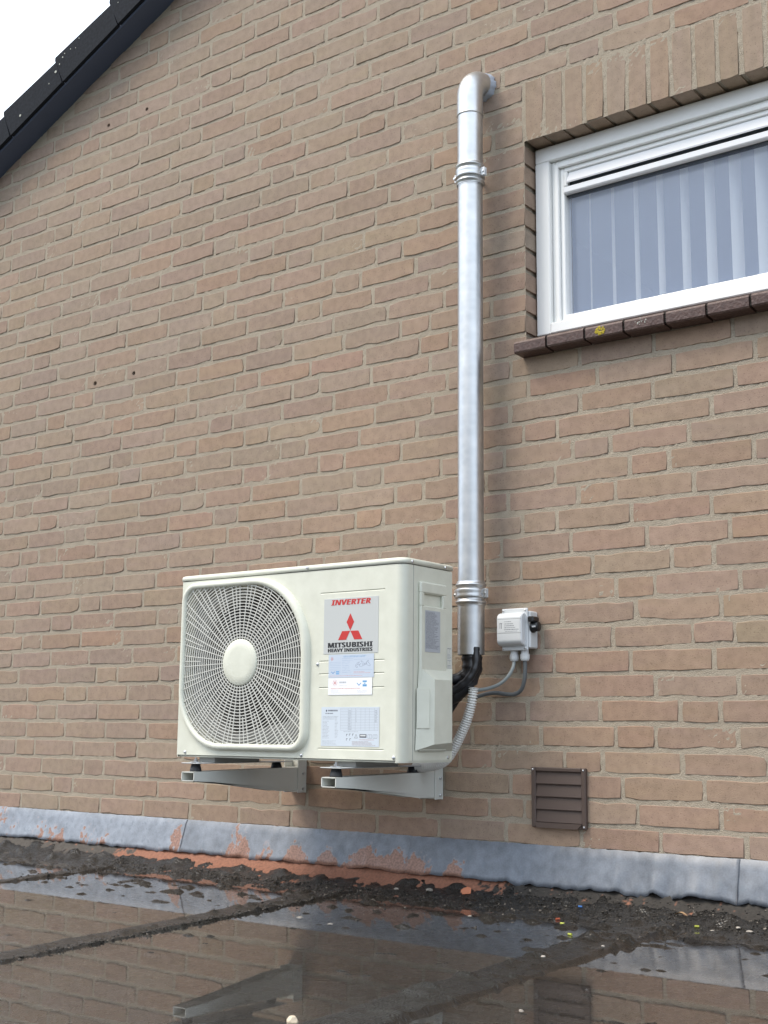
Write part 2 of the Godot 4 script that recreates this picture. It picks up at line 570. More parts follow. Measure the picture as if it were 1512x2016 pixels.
func build_house() -> void:
	var house := thing("house", "brick house gable with dark tiled verge and white window above the wet flat roof", "house")
	var holes := [Vector3(-1.7656, 1.5525, 0.0100), Vector3(-1.5552, 1.5569, 0.0088), Vector3(-1.7614, 2.5804, 0.0085), Vector3(-1.5479, 2.5827, 0.0085)]
	# mortar bed: an uneven sheet just behind the brick faces, with the window opening left out
	var A := new_geo()
	var step := 0.008
	var nx := int((WALL_X1 - WALL_X0) / step)
	var y_lo := -0.16
	var ny := int((3.75 - y_lo) / step)
	var id := {}
	var cols := []
	for i in nx + 1:
		var col := PackedInt32Array()
		var x := WALL_X0 + i * step
		var top := roof_y(x) + 0.05
		for j in ny + 1:
			var y := y_lo + j * step
			if y > top + step:
				break
			col.append(A.v.size())
			var z := -0.0012 + 0.0014 * noise.get_noise_2d(x * 900.0, y * 900.0) + 0.0013 * noise.get_noise_2d(x * 3200.0 + 77.0, y * 3200.0) + rng.randf_range(-0.0006, 0.0006)
			A.v.append(Vector3(x, minf(y, top), minf(z, -0.0001)))
		cols.append(col)
	for i in nx:
		var c0: PackedInt32Array = cols[i]
		var c1: PackedInt32Array = cols[i + 1]
		for j in mini(c0.size(), c1.size()) - 1:
			var m: Vector3 = (A.v[c0[j]] + A.v[c1[j + 1]]) * 0.5
			if in_opening(m.x, m.y) or (m.x > WIN_X0 - 0.0 and m.x < WIN_X1 and m.y > WIN_Y0 - 0.03 and m.y < WIN_Y1):
				continue
			var bored := false
			for q in holes:
				if Vector2(m.x - q.x, m.y - q.y).length() < 0.019:
					bored = true
			if bored:
				continue
			A.i.append_array([c0[j], c1[j + 1], c1[j], c0[j], c0[j + 1], c1[j + 1]])
	var sv := SurfaceTool.new()
	var arr := []
	arr.resize(Mesh.ARRAY_MAX)
	arr[Mesh.ARRAY_VERTEX] = A.v
	arr[Mesh.ARRAY_INDEX] = A.i
	var raw := ArrayMesh.new()
	raw.add_surface_from_arrays(Mesh.PRIMITIVE_TRIANGLES, arr)
	sv.create_from(raw, 0)
	sv.generate_normals()
	var wall := part("brick_wall", sv.commit(), M.mortar, house)

	# bricks
	var all := []
	for k in range(-2, 59):
		var js := course_joints(k)
		for i in js.size() - 1:
			var a: float = js[i] + rng.randf_range(0.0035, 0.0062)
			var b: float = js[i + 1] - rng.randf_range(0.0035, 0.0062)
			var y := k * CH + rng.randf_range(-0.0012, 0.0012)
			var h := CH - rng.randf_range(0.0100, 0.0145)
			var mid := y + h * 0.5
			if y + h * 0.6 > minf(roof_y(a), roof_y(b)) + 0.05:
				continue
			var jamb := false
			if mid > WIN_Y0 - 0.02 and mid < WIN_Y1 + 0.01:
				if a > WIN_X0 - 0.065 and b < WIN_X1 + 0.065:
					continue
				if a < WIN_X0 and b > WIN_X0 - 0.075:
					b = WIN_X0
					jamb = true
				elif a < WIN_X1 + 0.075 and b > WIN_X1:
					a = WIN_X1
					jamb = true
			elif mid > WIN_Y1 and mid < LINTEL_Y1:
				if a > WIN_X0 - 0.065 and b < WIN_X1 + 0.12:
					continue
				if a < WIN_X0 and b > WIN_X0 - 0.075:
					b = WIN_X0 - 0.006
				elif a < WIN_X1 + 0.13 and b > WIN_X1:
					a = WIN_X1 + 0.06
			if b - a < 0.03:
				continue
			var hole = null
			for q in holes:
				if q.x > a and q.x < b and q.y > y and q.y < y + h:
					hole = Vector3(clampf(q.x, a + 0.012, b - 0.012), clampf(q.y, y + 0.012, y + h - 0.012), q.z)
			var c := Vector3((a + b) * 0.5, mid, 0)
			var s := in_view(c)
			var d := cam.position - c
			var area := (b - a) * h * d.z / pow(d.length(), 3)
			if s.x < 0.0 or s.x > 1.0 or s.y < 0.0 or s.y > 1.0 or (s.x > 0.24 and s.x < 0.585 and s.y > 0.55 and s.y < 0.735):
				area *= 0.001
			all.append([area, a, y, b - a, h, jamb, hole])
	all.sort_custom(func(p, q): return p[0] > q[0])
	var rest := new_geo()
	for i in all.size():
		var q: Array = all[i]
		var tone := brick_tone(q[1], q[2])
		var deep := 0.105 if q[5] else 0.014
		if i < 300:
			var B := new_geo()
			brick_geo(B, q[1], q[2], q[3], q[4], tone, deep, q[6])
			var at := Vector3(q[1] + q[3] * 0.5, q[2], 0)
			part("brick", geo_mesh(B, at), M.brick, wall).position = at
		else:
			brick_geo(rest, q[1], q[2], q[3], q[4], tone, deep, q[6])
	part("far_bricks", geo_mesh(rest), M.brick, wall).set_meta("kind", "stuff")

	# soldier course over the window
	var x := 0.084
	while x < WIN_X1 + 0.06:
		var B := new_geo()
		brick_geo(B, x + 0.0055, WIN_Y1 + rng.randf_range(-0.001, 0.003), 0.0655 - 0.012 + rng.randf_range(-0.001, 0.001), LINTEL_Y1 - WIN_Y1 - 0.011, brick_tone(x, 2.08).lerp(Color(0.316, 0.249, 0.182), 0.45), 0.105)
		var at := Vector3(x + 0.033, WIN_Y1, 0)
		part("soldier_brick", geo_mesh(B, at), M.brick, wall).position = at
		x += 0.0655
	# the wall's body behind the faces, round the window opening
	var bs := st_new()
	box(bs, Vector3(WALL_X0, -3.0, -0.30), Vector3(-0.3, 2.0, -0.09))
	box(bs, Vector3(-0.3, -3.0, -0.30), Vector3(WIN_X0 - 0.008, 2.0, -0.013))
	box(bs, Vector3(WIN_X1 + 0.008, -3.0, -0.30), Vector3(WALL_X1, 2.0, -0.013))
	box(bs, Vector3(WIN_X0 - 0.001, -3.0, -0.30), Vector3(WIN_X1 + 0.001, WIN_Y0 - 0.01, -0.013))
	slab(bs, PackedVector2Array([Vector2(-0.3, 2.0), Vector2(WIN_X0, 2.0), Vector2(WIN_X0, WIN_Y1 + 0.008), Vector2(WIN_X1, WIN_Y1 + 0.008), Vector2(WIN_X1, 2.0), Vector2(WALL_X1, 2.0), Vector2(WALL_X1, roof_y(WALL_X1) + 0.02), Vector2(-0.3, roof_y(-0.3) + 0.02)]), -0.30, -0.013)
	slab(bs, PackedVector2Array([Vector2(WALL_X0, 2.0), Vector2(-0.3, 2.0), Vector2(-0.3, roof_y(-0.3) + 0.02), Vector2(WALL_X0, roof_y(WALL_X0) + 0.02)]), -0.30, -0.09)
	part("wall_core", done(bs), M.mortar, house)
	build_window(house)
	build_verge(house)

func build_window(house: Node3D) -> void:
	var win := Node3D.new()
	win.name = "window"
	house.add_child(win)
	var x0 := WIN_X0 + 0.003
	var x1 := WIN_X1 - 0.003
	var y0 := 1.408
	var y1 := WIN_Y1 - 0.004
	var zf := -0.056   # outer face of the fixed frame
	# fixed frame: four timbers, mitred look by butting
	var fw := 0.046
	part("frame", cbox_mesh(Vector3(x0, y0, zf - 0.07), Vector3(x0 + fw, y1 - fw - 0.0004, zf), 0.0025), M.frame, win)
	part("frame", cbox_mesh(Vector3(x1 - fw, y0, zf - 0.07), Vector3(x1, y1 - fw - 0.0004, zf), 0.0025), M.frame, win)
	part("frame", cbox_mesh(Vector3(x0, y1 - fw, zf - 0.07), Vector3(x1, y1, zf - 0.001), 0.0025), M.frame, win)
	part("frame", cbox_mesh(Vector3(x0 + fw, y0, zf - 0.07), Vector3(x1 - fw, y0 + 0.032, zf + 0.002), 0.003), M.frame, win)
	# sash with stepped rebates, set back
	var sx0 := x0 + fw
	var sx1 := x1 - fw
	var sy0 := y0 + 0.032
	var sy1 := y1 - fw
	var steps := [[0.0, 0.013, -0.016], [0.013, 0.026, -0.008], [0.026, 0.040, -0.018]]
	for s in steps:
		var a: float = s[0] + 0.0005
		var b: float = s[1]
		var z: float = zf + s[2]
		part("sash", cbox_mesh(Vector3(sx0 + a, sy0, z - 0.04), Vector3(sx0 + b, sy1 - a, z), 0.002), M.frame, win)
		part("sash", cbox_mesh(Vector3(sx1 - b, sy0, z - 0.04), Vector3(sx1 - a, sy1 - a, z), 0.002), M.frame, win)
		part("sash", cbox_mesh(Vector3(sx0 + b, sy1 - b, z - 0.04), Vector3(sx1 - b, sy1 - a, z + 0.0005), 0.002), M.frame, win)
	part("sash", cbox_mesh(Vector3(sx0 + 0.0405, sy0, zf - 0.05), Vector3(sx1 - 0.0405, sy0 + 0.017, zf - 0.006), 0.003), M.frame, win)
	# aluminium ventilation louvre in the top of the sash
	var vx0 := sx0 + 0.041
	var vx1 := sx1 - 0.041
	var vt := sy1 - 0.0405
	var st := st_new()
	var prof := PackedVector2Array([Vector2(0, 0), Vector2(0.004, 0), Vector2(0.020, -0.034), Vector2(0.0185, -0.038), Vector2(0.0, -0.008)])
	for i in prof.size():   # sloping hood, profile (out, up) swept along x
		var p := prof[i]
		var q := prof[(i + 1) % prof.size()]
		quad(st, Vector3(vx0 + 0.012, vt + p.y, zf - 0.028 + p.x), Vector3(vx0 + 0.012, vt + q.y, zf - 0.028 + q.x), Vector3(vx1 - 0.012, vt + q.y, zf - 0.028 + q.x), Vector3(vx1 - 0.012, vt + p.y, zf - 0.028 + p.x))
	for e in [vx0 + 0.012, vx1 - 0.012]:
		for i in range(1, prof.size() - 1):
			tri(st, Vector3(e, vt + prof[0].y, zf - 0.028 + prof[0].x), Vector3(e, vt + prof[i].y, zf - 0.028 + prof[i].x), Vector3(e, vt + prof[i + 1].y, zf - 0.028 + prof[i + 1].x))
	part("vent_hood", done(st), M.alu, win)
	part("vent_slot", cbox_mesh(Vector3(vx0 + 0.006, vt - 0.046, zf - 0.06), Vector3(vx1 - 0.006, vt - 0.002, zf - 0.029), 0.001), M.gasket, win)
	part("vent_end", cbox_mesh(Vector3(vx0, vt - 0.046, zf - 0.05), Vector3(vx0 + 0.0115, vt, zf - 0.012), 0.003), M.frame, win)
	part("vent_end", cbox_mesh(Vector3(vx1 - 0.0115, vt - 0.046, zf - 0.05), Vector3(vx1, vt, zf - 0.012), 0.003), M.frame, win)
	part("vent_bar", cbox_mesh(Vector3(vx0 - 0.002, vt - 0.066, zf - 0.055), Vector3(vx1 + 0.002, vt - 0.046, zf - 0.013), 0.003), M.alu, win)
	part("gasket", cbox_mesh(Vector3(vx0, vt - 0.0705, zf - 0.05), Vector3(vx1, vt - 0.0665, zf - 0.03), 0.0005), M.gasket, win)
	# double glazing
	var gy0 := sy0 + 0.0172
	var gy1 := vt - 0.0707
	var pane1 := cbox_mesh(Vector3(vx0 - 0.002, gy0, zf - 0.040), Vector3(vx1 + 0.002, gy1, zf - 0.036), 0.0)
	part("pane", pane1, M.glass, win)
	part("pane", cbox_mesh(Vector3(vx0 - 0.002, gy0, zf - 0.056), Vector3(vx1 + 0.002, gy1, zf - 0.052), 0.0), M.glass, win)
	# room behind
	var rs := st_new()
	box(rs, Vector3(x0 - 0.9, 0.5, -3.3), Vector3(x1 + 0.9, 2.5, -3.25))
	box(rs, Vector3(x0 - 0.9, 0.5, -3.25), Vector3(x0 - 0.85, 2.5, -0.301))
	box(rs, Vector3(x1 + 0.85, 0.5, -3.25), Vector3(x1 + 0.9, 2.5, -0.301))
	box(rs, Vector3(x0 - 0.9, 2.5, -3.3), Vector3(x1 + 0.9, 2.55, -0.301))
	box(rs, Vector3(x0 - 0.9, 0.45, -3.3), Vector3(x1 + 0.9, 0.5, -0.301))
	part("room", done(rs), M.room, house)

	# sill: brown glazed sill tiles sloping out from under the frame
	var sill := Node3D.new()
	sill.name = "window_sill"
	house.add_child(sill)
	var sj := [0.0744, 0.1767, 0.2941, 0.4097, 0.5265, 0.6398, 0.7538]
	while sj[-1] < WIN_X1:
		sj.append(sj[-1] + 0.1155)
	for i in sj.size() - 1:
		var a: float = sj[i] + (0.0 if i == 0 else 0.0035)
		var b: float = sj[i + 1] - 0.0035
		var up := rng.randf_range(-0.0012, 0.0012)
		var s2 := st_new()
		# side profile (z, y): nose, sloping top, underside
		var pr := [Vector2(0.0, 1.332), Vector2(0.047, 1.334), Vector2(0.0505, 1.338), Vector2(0.0515, 1.361), Vector2(0.047, 1.3675), Vector2(-0.075, 1.406), Vector2(-0.075, 1.37), Vector2(0.0, 1.352)]
		for j in pr.size():
			var p: Vector2 = pr[j]
			var q: Vector2 = pr[(j + 1) % pr.size()]
			quad(s2, Vector3(a, p.y + up, p.x), Vector3(b, p.y + up, p.x), Vector3(b, q.y + up, q.x), Vector3(a, q.y + up, q.x))
		for e in [a, b]:
			var poly := PackedVector2Array(pr)
			var ids := Geometry2D.triangulate_polygon(poly)
			for t in range(0, ids.size(), 3):
				tri(s2, Vector3(e, poly[ids[t]].y + up, poly[ids[t]].x), Vector3(e, poly[ids[t + 1]].y + up, poly[ids[t + 1]].x), Vector3(e, poly[ids[t + 2]].y + up, poly[ids[t + 2]].x))
		part("sill_tile", done(s2), M.sill, sill)
	var ms := st_new()
	for i in range(1, sj.size() - 1):
		cbox(ms, Vector3(sj[i] - 0.0036, 1.338, -0.05), Vector3(sj[i] + 0.0036, 1.366, 0.046), 0.001)
	part("joint_mortar", done(ms), M.dirt, sill)
	# yellow and pale lichen growing on the tiles
	var ls := st_new()
	for i in 60:
		var a := rng.randf() * TAU
		var r := 0.013 * sqrt(rng.randf()) * (0.55 if rng.randf() < 0.2 else 1.0)
		if r < 0.005:
			continue
		var c := Vector3(0.3415 + cos(a) * r, 1.350 + sin(a) * r * 0.85, 0.0512)
		blob(ls, c, rng.randf_range(0.0022, 0.0042), 0.0016)
	part("lichen", done(ls), M.lichen, sill)
	var lp := st_new()
	for i in 16:
		blob(lp, Vector3(0.463 + rng.randfn(0, 0.012), 1.352 + rng.randfn(0, 0.004), 0.0512), rng.randf_range(0.0010, 0.0022), 0.0008)
	part("lichen", done(lp), M.lichen_pale, sill)

	# vertical blind hanging inside
	var bl := thing("vertical_blind", "pale vertical slat blind hanging behind the window glass", "blind", Vector3(0, 1.36, -0.17))
	var i := 0
	var bx := 0.205
	while bx < x1 - 0.05:
		var show_w := clampf(0.004 + 0.0046 * i, 0.004, 0.034)   # how far each slat is turned towards the outside
		var view := Vector2(cam.position.x - bx, cam.position.z + 0.17).normalized()
		var turn := asin(show_w / 0.089)
		var dir := view.rotated(turn)
		var s3 := st_new()
		var c := Vector3(bx, 0, 0)
		var hd := Vector3(dir.x, 0, dir.y) * 0.0445
		var nn := Vector3(-dir.y, 0, dir.x) * 0.0005
		for sgn in [-1.0, 1.0]:
			var o: Vector3 = nn * sgn
			quad(s3, c - hd + o, c + hd + o, c + hd + o + Vector3(0, 0.60, 0), c - hd + o + Vector3(0, 0.60, 0))
		part("slat", done(s3), M.slat, bl)
		bx += 0.0735
		i += 1
	part("head_rail", cbox_mesh(Vector3(WIN_X0 + 0.05, 0.602, -0.02), Vector3(WIN_X1 - 0.05, 0.625, 0.02), 0.003), M.alu, bl)

func blob(st: SurfaceTool, c: Vector3, r: float, h: float) -> void:
	var n := 7
	var ring := []
	for k in n:
		var a := TAU * k / n
		ring.append(c + Vector3(cos(a), sin(a), 0) * r * rng.randf_range(0.7, 1.2))
	for k in n:
		tri(st, c + Vector3(0, 0, h), ring[(k + 1) % n], ring[k])

func build_verge(house: Node3D) -> void:
	var roof := Node3D.new()
	roof.name = "roof"
	house.add_child(roof)
	var dir := Vector3(1, ROOF_SLOPE, 0).normalized()
	var up := Vector3(-dir.y, dir.x, 0)
	var basis := Basis(dir, up, Vector3(0, 0, 1))
	var org := Vector3(-2.305, 2.599, 0)
	# dark soffit board under the overhang, running into the wall
	var b := part("verge_board", cbox_mesh(Vector3(-1.6, 0.0, -0.35), Vector3(4.6, 0.022, 0.088), 0.003), M.soffit, roof)
	b.transform = Transform3D(basis, org)
	var deck := part("roof_deck", cbox_mesh(Vector3(-1.6, 0.023, -4.0), Vector3(4.6, 0.06, 0.070), 0.002), M.soffit, roof)
	deck.transform = Transform3D(basis, org)
	# verge tiles: each a plate with a hanging side flap, lapping over the one below
	for i in range(-5, 14):
		var st := st_new()
		var len := 0.405
		var tilt := 0.028
		var y_hi := 0.108
		# flap
		var a := Vector3(0, 0.012, 0.086)
		var flap := PackedVector2Array([Vector2(0.004, 0.006), Vector2(0.337, 0.006), Vector2(0.337, y_hi + tilt * 0.17), Vector2(0.0, y_hi + tilt), Vector2(-0.006, y_hi + tilt - 0.012)])
		slab(st, flap, 0.089, 0.104)
		# plate
		var pl := [Vector3(-0.004, y_hi + tilt - 0.016, -0.25), Vector3(len, y_hi - 0.016, -0.25), Vector3(len, y_hi - 0.016, 0.0895), Vector3(-0.004, y_hi + tilt - 0.016, 0.0895)]
		var h := Vector3(0, 0.015, 0)
		quad(st, pl[3] + h, pl[2] + h, pl[1] + h, pl[0] + h)
		quad(st, pl[0], pl[1], pl[2], pl[3])
		quad(st, pl[3], pl[0], pl[0] + h, pl[3] + h) 
		var o := part("roof_tile", done(st), M.tile, roof)
		o.transform = Transform3D(basis, org + dir * (0.339 * i + 0.075) + Vector3(0, 0, rng.randf_range(-0.002, 0.002)))
	# pale lichen spots and bird lime on two of the tiles
	var ls := st_new()
	for q in [[0.40, 0.075, 0.006], [0.43, 0.09, 0.003], [0.455, 0.105, 0.0035], [0.47, 0.112, 0.003], [0.35, 0.055, 0.003], [0.505, 0.105, 0.003], [0.53, 0.088, 0.002], [0.16, 0.048, 0.006], [0.56, 0.112, 0.0025], [0.79, 0.09, 0.0025]]:
		blob(ls, Vector3(q[0], q[1] - 0.005, 0.1066), q[2], 0.0006)
	var l := part("lichen", done(ls), M.lichen_pale, roof)
	l.set_meta("kind", "stuff")
	l.transform = Transform3D(basis, org)

# ---------------------------------------------------------------- flat roof, flashing, water
func seam(x: float, z: float) -> float:   # raised laps between the felt strips
	var h := 0.0
	var c1 := -1.315 + 0.12 * (z - 0.4)
	var c2 := -0.374 + 0.108 * (z - 0.55)
	var c3 := 0.525 + 0.05 * (z - 0.25)
	for q in [[c1, 0.030, 0.0085], [c2, 0.046, 0.0095], [c3, 0.055, 0.0115], [-2.25 + 0.1 * z, 0.045, 0.006], [1.45 + 0.08 * z, 0.05, 0.006]]:
		var d: float = x - q[0]
		h = maxf(h, q[2] * sm(-q[1] - 0.03, -q[1] + 0.01, d) * (1.0 - sm(q[1] - 0.003, q[1] + 0.002, d)))
	return h

func felt_y(x: float, z: float) -> float:
	var n1 := noise.get_noise_2d(x * 28.0 + 10.0, z * 34.0)
	var n2 := noise.get_noise_2d(x * 140.0, z * 170.0 + 50.0)
	var n3 := noise.get_noise_2d(x * 600.0 + 5.0, z * 700.0)
	var y := WATER - 0.0060 + 0.0036 * n1 + 0.0014 * n2 + 0.0006 * n3
	var isles := noise.get_noise_2d(x * 75.0 + 900.0, z * 130.0)
	y += (0.0075 * maxf(0.0, isles + 0.15)) * (1.0 - sm(0.45, 0.75, z)) + 0.012 * maxf(0.0, isles + 0.6 * n2 - 0.38) * (1.0 - sm(1.1, 1.5, z))
	var shore := 0.31 + 0.05 * sm(-0.1, 0.3, x) + 0.16 * noise.get_noise_2d(x * 45.0 + 300.0, 7.0)
	y += 0.0098 * (1.0 - sm(0.10, shore, z)) * (1.0 + 0.5 * n2)
	y += (0.0022 * noise.get_noise_2d(x * 210.0 + 60.0, z * 260.0) + 0.0022 * noise.get_noise_2d(x * 900.0, z * 900.0 + 30.0)) * (1.0 - sm(0.2, 0.42, z))
	y += 0.020 * (1.0 - sm(0.03, 0.17, z))
	y += seam(x, z) * sm(0.10, 0.2, z)
	return y

func build_flat_roof() -> void:
	var roof := Node3D.new()
	roof.name = "flat_roof"
	add_child(roof)
	roof.set_meta("kind", "structure")
	var cuts := [-4.2, -2.2, -1.29, -0.33, 0.58, 1.5, 3.2]
	for s in cuts.size() - 1:
		var xs := []
		var x: float = cuts[s]
		while x < cuts[s + 1] - 0.001:
			xs.append(x)
			x += 0.009
		xs.append(cuts[s + 1])
		var zs := []
		var z := 0.02
		while z < 3.6:
			zs.append(z)
			z += 0.009 if z < 1.7 else 0.05
		var v := PackedVector3Array()
		var id := PackedInt32Array()
		for a in xs:
			for b in zs:
				v.append(Vector3(a, felt_y(a, b), b))
		var nz := zs.size()
		for i in xs.size() - 1:
			for j in nz - 1:
				var p := i * nz + j
				id.append_array([p, p + nz + 1, p + 1, p, p + nz, p + nz + 1])
		var arr := []
		arr.resize(Mesh.ARRAY_MAX)
		arr[Mesh.ARRAY_VERTEX] = v
		arr[Mesh.ARRAY_INDEX] = id
		var raw := ArrayMesh.new()
		raw.add_surface_from_arrays(Mesh.PRIMITIVE_TRIANGLES, arr)
		var st := SurfaceTool.new()
		st.create_from(raw, 0)
		st.generate_normals()
		part("felt_strip", st.commit(), M.bitumen, roof)
	part("roof_slab", cbox_mesh(Vector3(-4.2, -0.55, 0.002), Vector3(3.2, -0.185, 3.6), 0.004), M.dirt, roof)
	# rain water standing on the felt
	var w := st_new()
	var nw := 40
	quad(w, Vector3(-4.19, WATER, 3.59), Vector3(3.19, WATER, 3.59), Vector3(3.19, WATER, 0.06), Vector3(-4.19, WATER, 0.06))
	var wo := part("puddle", done(w), M.water, self)
	wo.set_meta("kind", "structure")

	# ground far below the roof edge, reaching the horizon
	var gs := st_new()
	quad(gs, Vector3(-400, -3.0, 400), Vector3(400, -3.0, 400), Vector3(400, -3.0, -400), Vector3(-400, -3.0, -400))
	part("ground", done(gs), M.ground, self).set_meta("kind", "structure")

func build_added_houses() -> void:
	# unseen house row added to close off the low sky; shows in the pipe
	var h := thing("added_house_row", "added unseen brown brick house row behind the camera, blocking low sky", "house", Vector3(0, -3.0, 15.0))
	var brick := mat(srgb(0.16, 0.115, 0.09), 0.9)
	part("wall", cbox_mesh(Vector3(-16, 0, 0), Vector3(16, 5.2, 8), 0.01), brick, h)
	var st := st_new()
	quad(st, Vector3(16.3, 5.0, -0.5), Vector3(-16.3, 5.0, -0.5), Vector3(-16.3, 8.4, 4), Vector3(16.3, 8.4, 4))
	quad(st, Vector3(-16.3, 5.0, 8.5), Vector3(16.3, 5.0, 8.5), Vector3(16.3, 8.4, 4), Vector3(-16.3, 8.4, 4))
	for e in [-16.3, 16.3]:
		tri(st, Vector3(e, 5.0, -0.5), Vector3(e, 8.4, 4), Vector3(e, 5.0, 8.5))
	quad(st, Vector3(-16.3, 4.995, -0.5), Vector3(16.3, 4.995, -0.5), Vector3(16.3, 4.995, 8.5), Vector3(-16.3, 4.995, 8.5))
	part("roof", done(st), mat(srgb(0.07, 0.055, 0.05), 0.8), h)
	var dark := mat(srgb(0.05, 0.055, 0.06), 0.1)
	for i in 8:
		var x := -14.0 + i * 4.0
		for y in [1.0, 3.3]:
			var w := part("window", cbox_mesh(Vector3(x - 0.9, y, -0.06), Vector3(x + 0.9, y + 1.3, -0.002), 0.01), M.frame, h)
			part("pane", cbox_mesh(Vector3(x - 0.8, y + 0.1, -0.07), Vector3(x - 0.04, y + 1.2, -0.061), 0.0), dark, w)
			part("pane", cbox_mesh(Vector3(x + 0.04, y + 0.1, -0.07), Vector3(x + 0.8, y + 1.2, -0.061), 0.0), dark, w)

func mask_noise(x: float, y: float, f: float) -> float:
	return noise.get_noise_2d(x * f, y * f)

func build_flashing() -> void:
	# terracotta coloured coating left on the upstand, over dark gritty felt: computed colour map along the wall
	var W := 1600
	var H := 64
	var im := Image.create(W, H, false, Image.FORMAT_RGB8)
	for i in W:
		var x := -4.0 + 7.0 * i / W
		for j in H:
			var t := float(j) / H   # 0 top, 1 bottom
			var n := mask_noise(x, t * 0.12 + 3.0, 900.0) * 0.5 + mask_noise(x, t * 0.12 + 8.0, 260.0)
			var on := sm(-1.62, -1.25, x) * (1.0 - sm(-0.12, 0.08, x)) + 0.55 * n
			on -= 0.65 * sm(0.62, 1.0, t) * (1.0 - sm(-0.75, -0.5, x) * 0.4)
			var grit := 0.78 + 0.5 * mask_noise(x + 40.0, t * 0.12, 2600.0)
			var c := Color(0.034, 0.029, 0.024) * grit
			if x < -1.2:
				c = Color(0.070, 0.060, 0.050) * grit
			var red := Color(0.275, 0.118, 0.070) * (0.80 + 0.35 * mask_noise(x, t * 0.12, 1500.0))
			c = c.lerp(red, sm(0.30, 0.46, on))
			im.set_pixel(i, j, c.linear_to_srgb())
	var up := mat(Color.WHITE, 0.8)
	up.albedo_texture = ImageTexture.create_from_image(im)
	up.heightmap_enabled = false
	var st := st_new(true)
	var nx := 560
	var prof := [[0.004, -0.06], [0.018, -0.082], [0.036, -0.104], [0.060, -0.122], [0.09, -0.135], [0.135, -0.1435], [0.19, -0.153]]
	var P := func(i: int, k: int) -> Vector3:
		var x := -4.0 + 7.0 * i / nx
		var n := mask_noise(x, k * 0.03, 420.0) * 0.0035 + mask_noise(x, k * 0.05, 1500.0) * 0.0012
		return Vector3(x, prof[k][1] + n, prof[k][0] + n + (0.012 * mask_noise(x, 2.0, 90.0) if k > 3 else 0.0))
	for i in nx:
		for k in prof.size() - 1:
			var q := [[i, k], [i, k + 1], [i + 1, k + 1], [i + 1, k]]
			for e in [0, 2, 1, 0, 3, 2]:
				var c: Array = q[e]
				st.set_uv(Vector2(float(c[0]) / nx, float(c[1]) / (prof.size() - 1)))
				st.add_vertex(P.call(c[0], c[1]))
	part("upstand", done(st), up, get_node("flat_roof"))

	# lead flashing: five sheets lapped end over end, tucked in under the lowest course
	var fl := thing("lead_flashing", "blue-grey lead flashing strip with flaking red coating along the foot of the wall", "flashing")
	var ends := [-3.05, -2.125, -1.205, -0.28, 0.645, 1.57, 2.4]
	for s in ends.size() - 1:
		var a: float = ends[s] - (0.0 if s == 0 else 0.012)
		var b: float = ends[s + 1] + 0.012
		var lm := mat(Color.WHITE, 0.42)
		var TW := 512
		var TH := 64
		var li := Image.create(TW, TH, false, Image.FORMAT_RGB8)
		for i in TW:
			var x := lerpf(a, b, float(i) / TW)
			for j in TH:
				var t := float(j) / TH
				var n := mask_noise(x, t * 0.11 + 20.0, 260.0) + 0.55 * mask_noise(x, t * 0.11 + 30.0, 900.0)
				var v := 0.86 + 0.16 * mask_noise(x, t * 0.11 + 55.0, 60.0) + 0.18 * mask_noise(x, t * 0.11 + 50.0, 240.0) + 0.14 * mask_noise(x, t * 0.11 + 60.0, 1700.0)
				var c := Color(0.205, 0.228, 0.265) * v * (1.22 if s < 2 else (1.0 if s < 3 else 0.84))  # left sheets lighter, right darker: grazing sky sheen put into the sheet colour
				if n > 0.55:
					c = c.lerp(Color(0.13, 0.155, 0.185), 0.5)
				# bare patches where the grey film has peeled off the red layer
				var edge := sm(-1.35, -0.8, x) * (1.0 - sm(-0.28, -0.02, x))
				var low := mask_noise(x, t * 0.05 + 70.0, 75.0)
				var fine := mask_noise(x, t * 0.09 + 80.0, 420.0)
				if x < -1.2:
					edge = 0.42
				var bare := 0.85 * low + 0.28 * fine + edge * (1.15 * t - 0.42) - 0.10
				if x > 0.02:
					bare = -1.0
				if bare > 0.33 and bare < 0.36:
					c = c * 1.12
				elif bare >= 0.36:
					c = Color(0.30, 0.170, 0.125) * (0.85 + 0.4 * mask_noise(x, t * 0.11, 1200.0))
				elif bare > 0.27:
					c = c.lerp(Color(0.40, 0.31, 0.28), 0.25)
				li.set_pixel(i, j, c.linear_to_srgb())
		lm.albedo_texture = ImageTexture.create_from_image(li)
		lm.metallic_specular = 0.5
		var ss := st_new(true)
		var n2 := 110
		var nk := 8
		var up_l := 0.0030 * (s % 2)
		var Q := func(i: int, k: int, back: float) -> Vector3:
			var x := lerpf(a, b, float(i) / n2)
			var t := float(k) / nk
			var wave := mask_noise(x, 0.0, 110.0) * 0.6 + mask_noise(x, 5.0, 420.0) * 0.4
			var big := 1.0 if x > 0.0 else 0.45
			var y := lerpf(0.0008 - 0.0028 * absf(mask_noise(x, 9.0, 900.0)), -0.0985, t) + t * t * ((0.9 * mask_noise(x, 0.0, 110.0) + 0.12 * mask_noise(x, 5.0, 420.0)) * 0.018 + 0.0014 * mask_noise(x, 15.0, 900.0)) * big
			var z := 0.0035 + 0.004 * sm(0.0, 0.1, t) + 0.030 * t + t * wave * 0.013 * big + (0.0032 + 0.005 * (big - 0.45)) * mask_noise(x + t * 0.05, t * 0.03, 330.0) * t + 0.0015 * mask_noise(x, t * 0.1, 800.0) * t
			var lift := 0.0065 * (1.0 - sm(a, a + 0.05, x)) if s % 2 == 1 else 0.0
			return Vector3(x, y, z + up_l + lift - back)
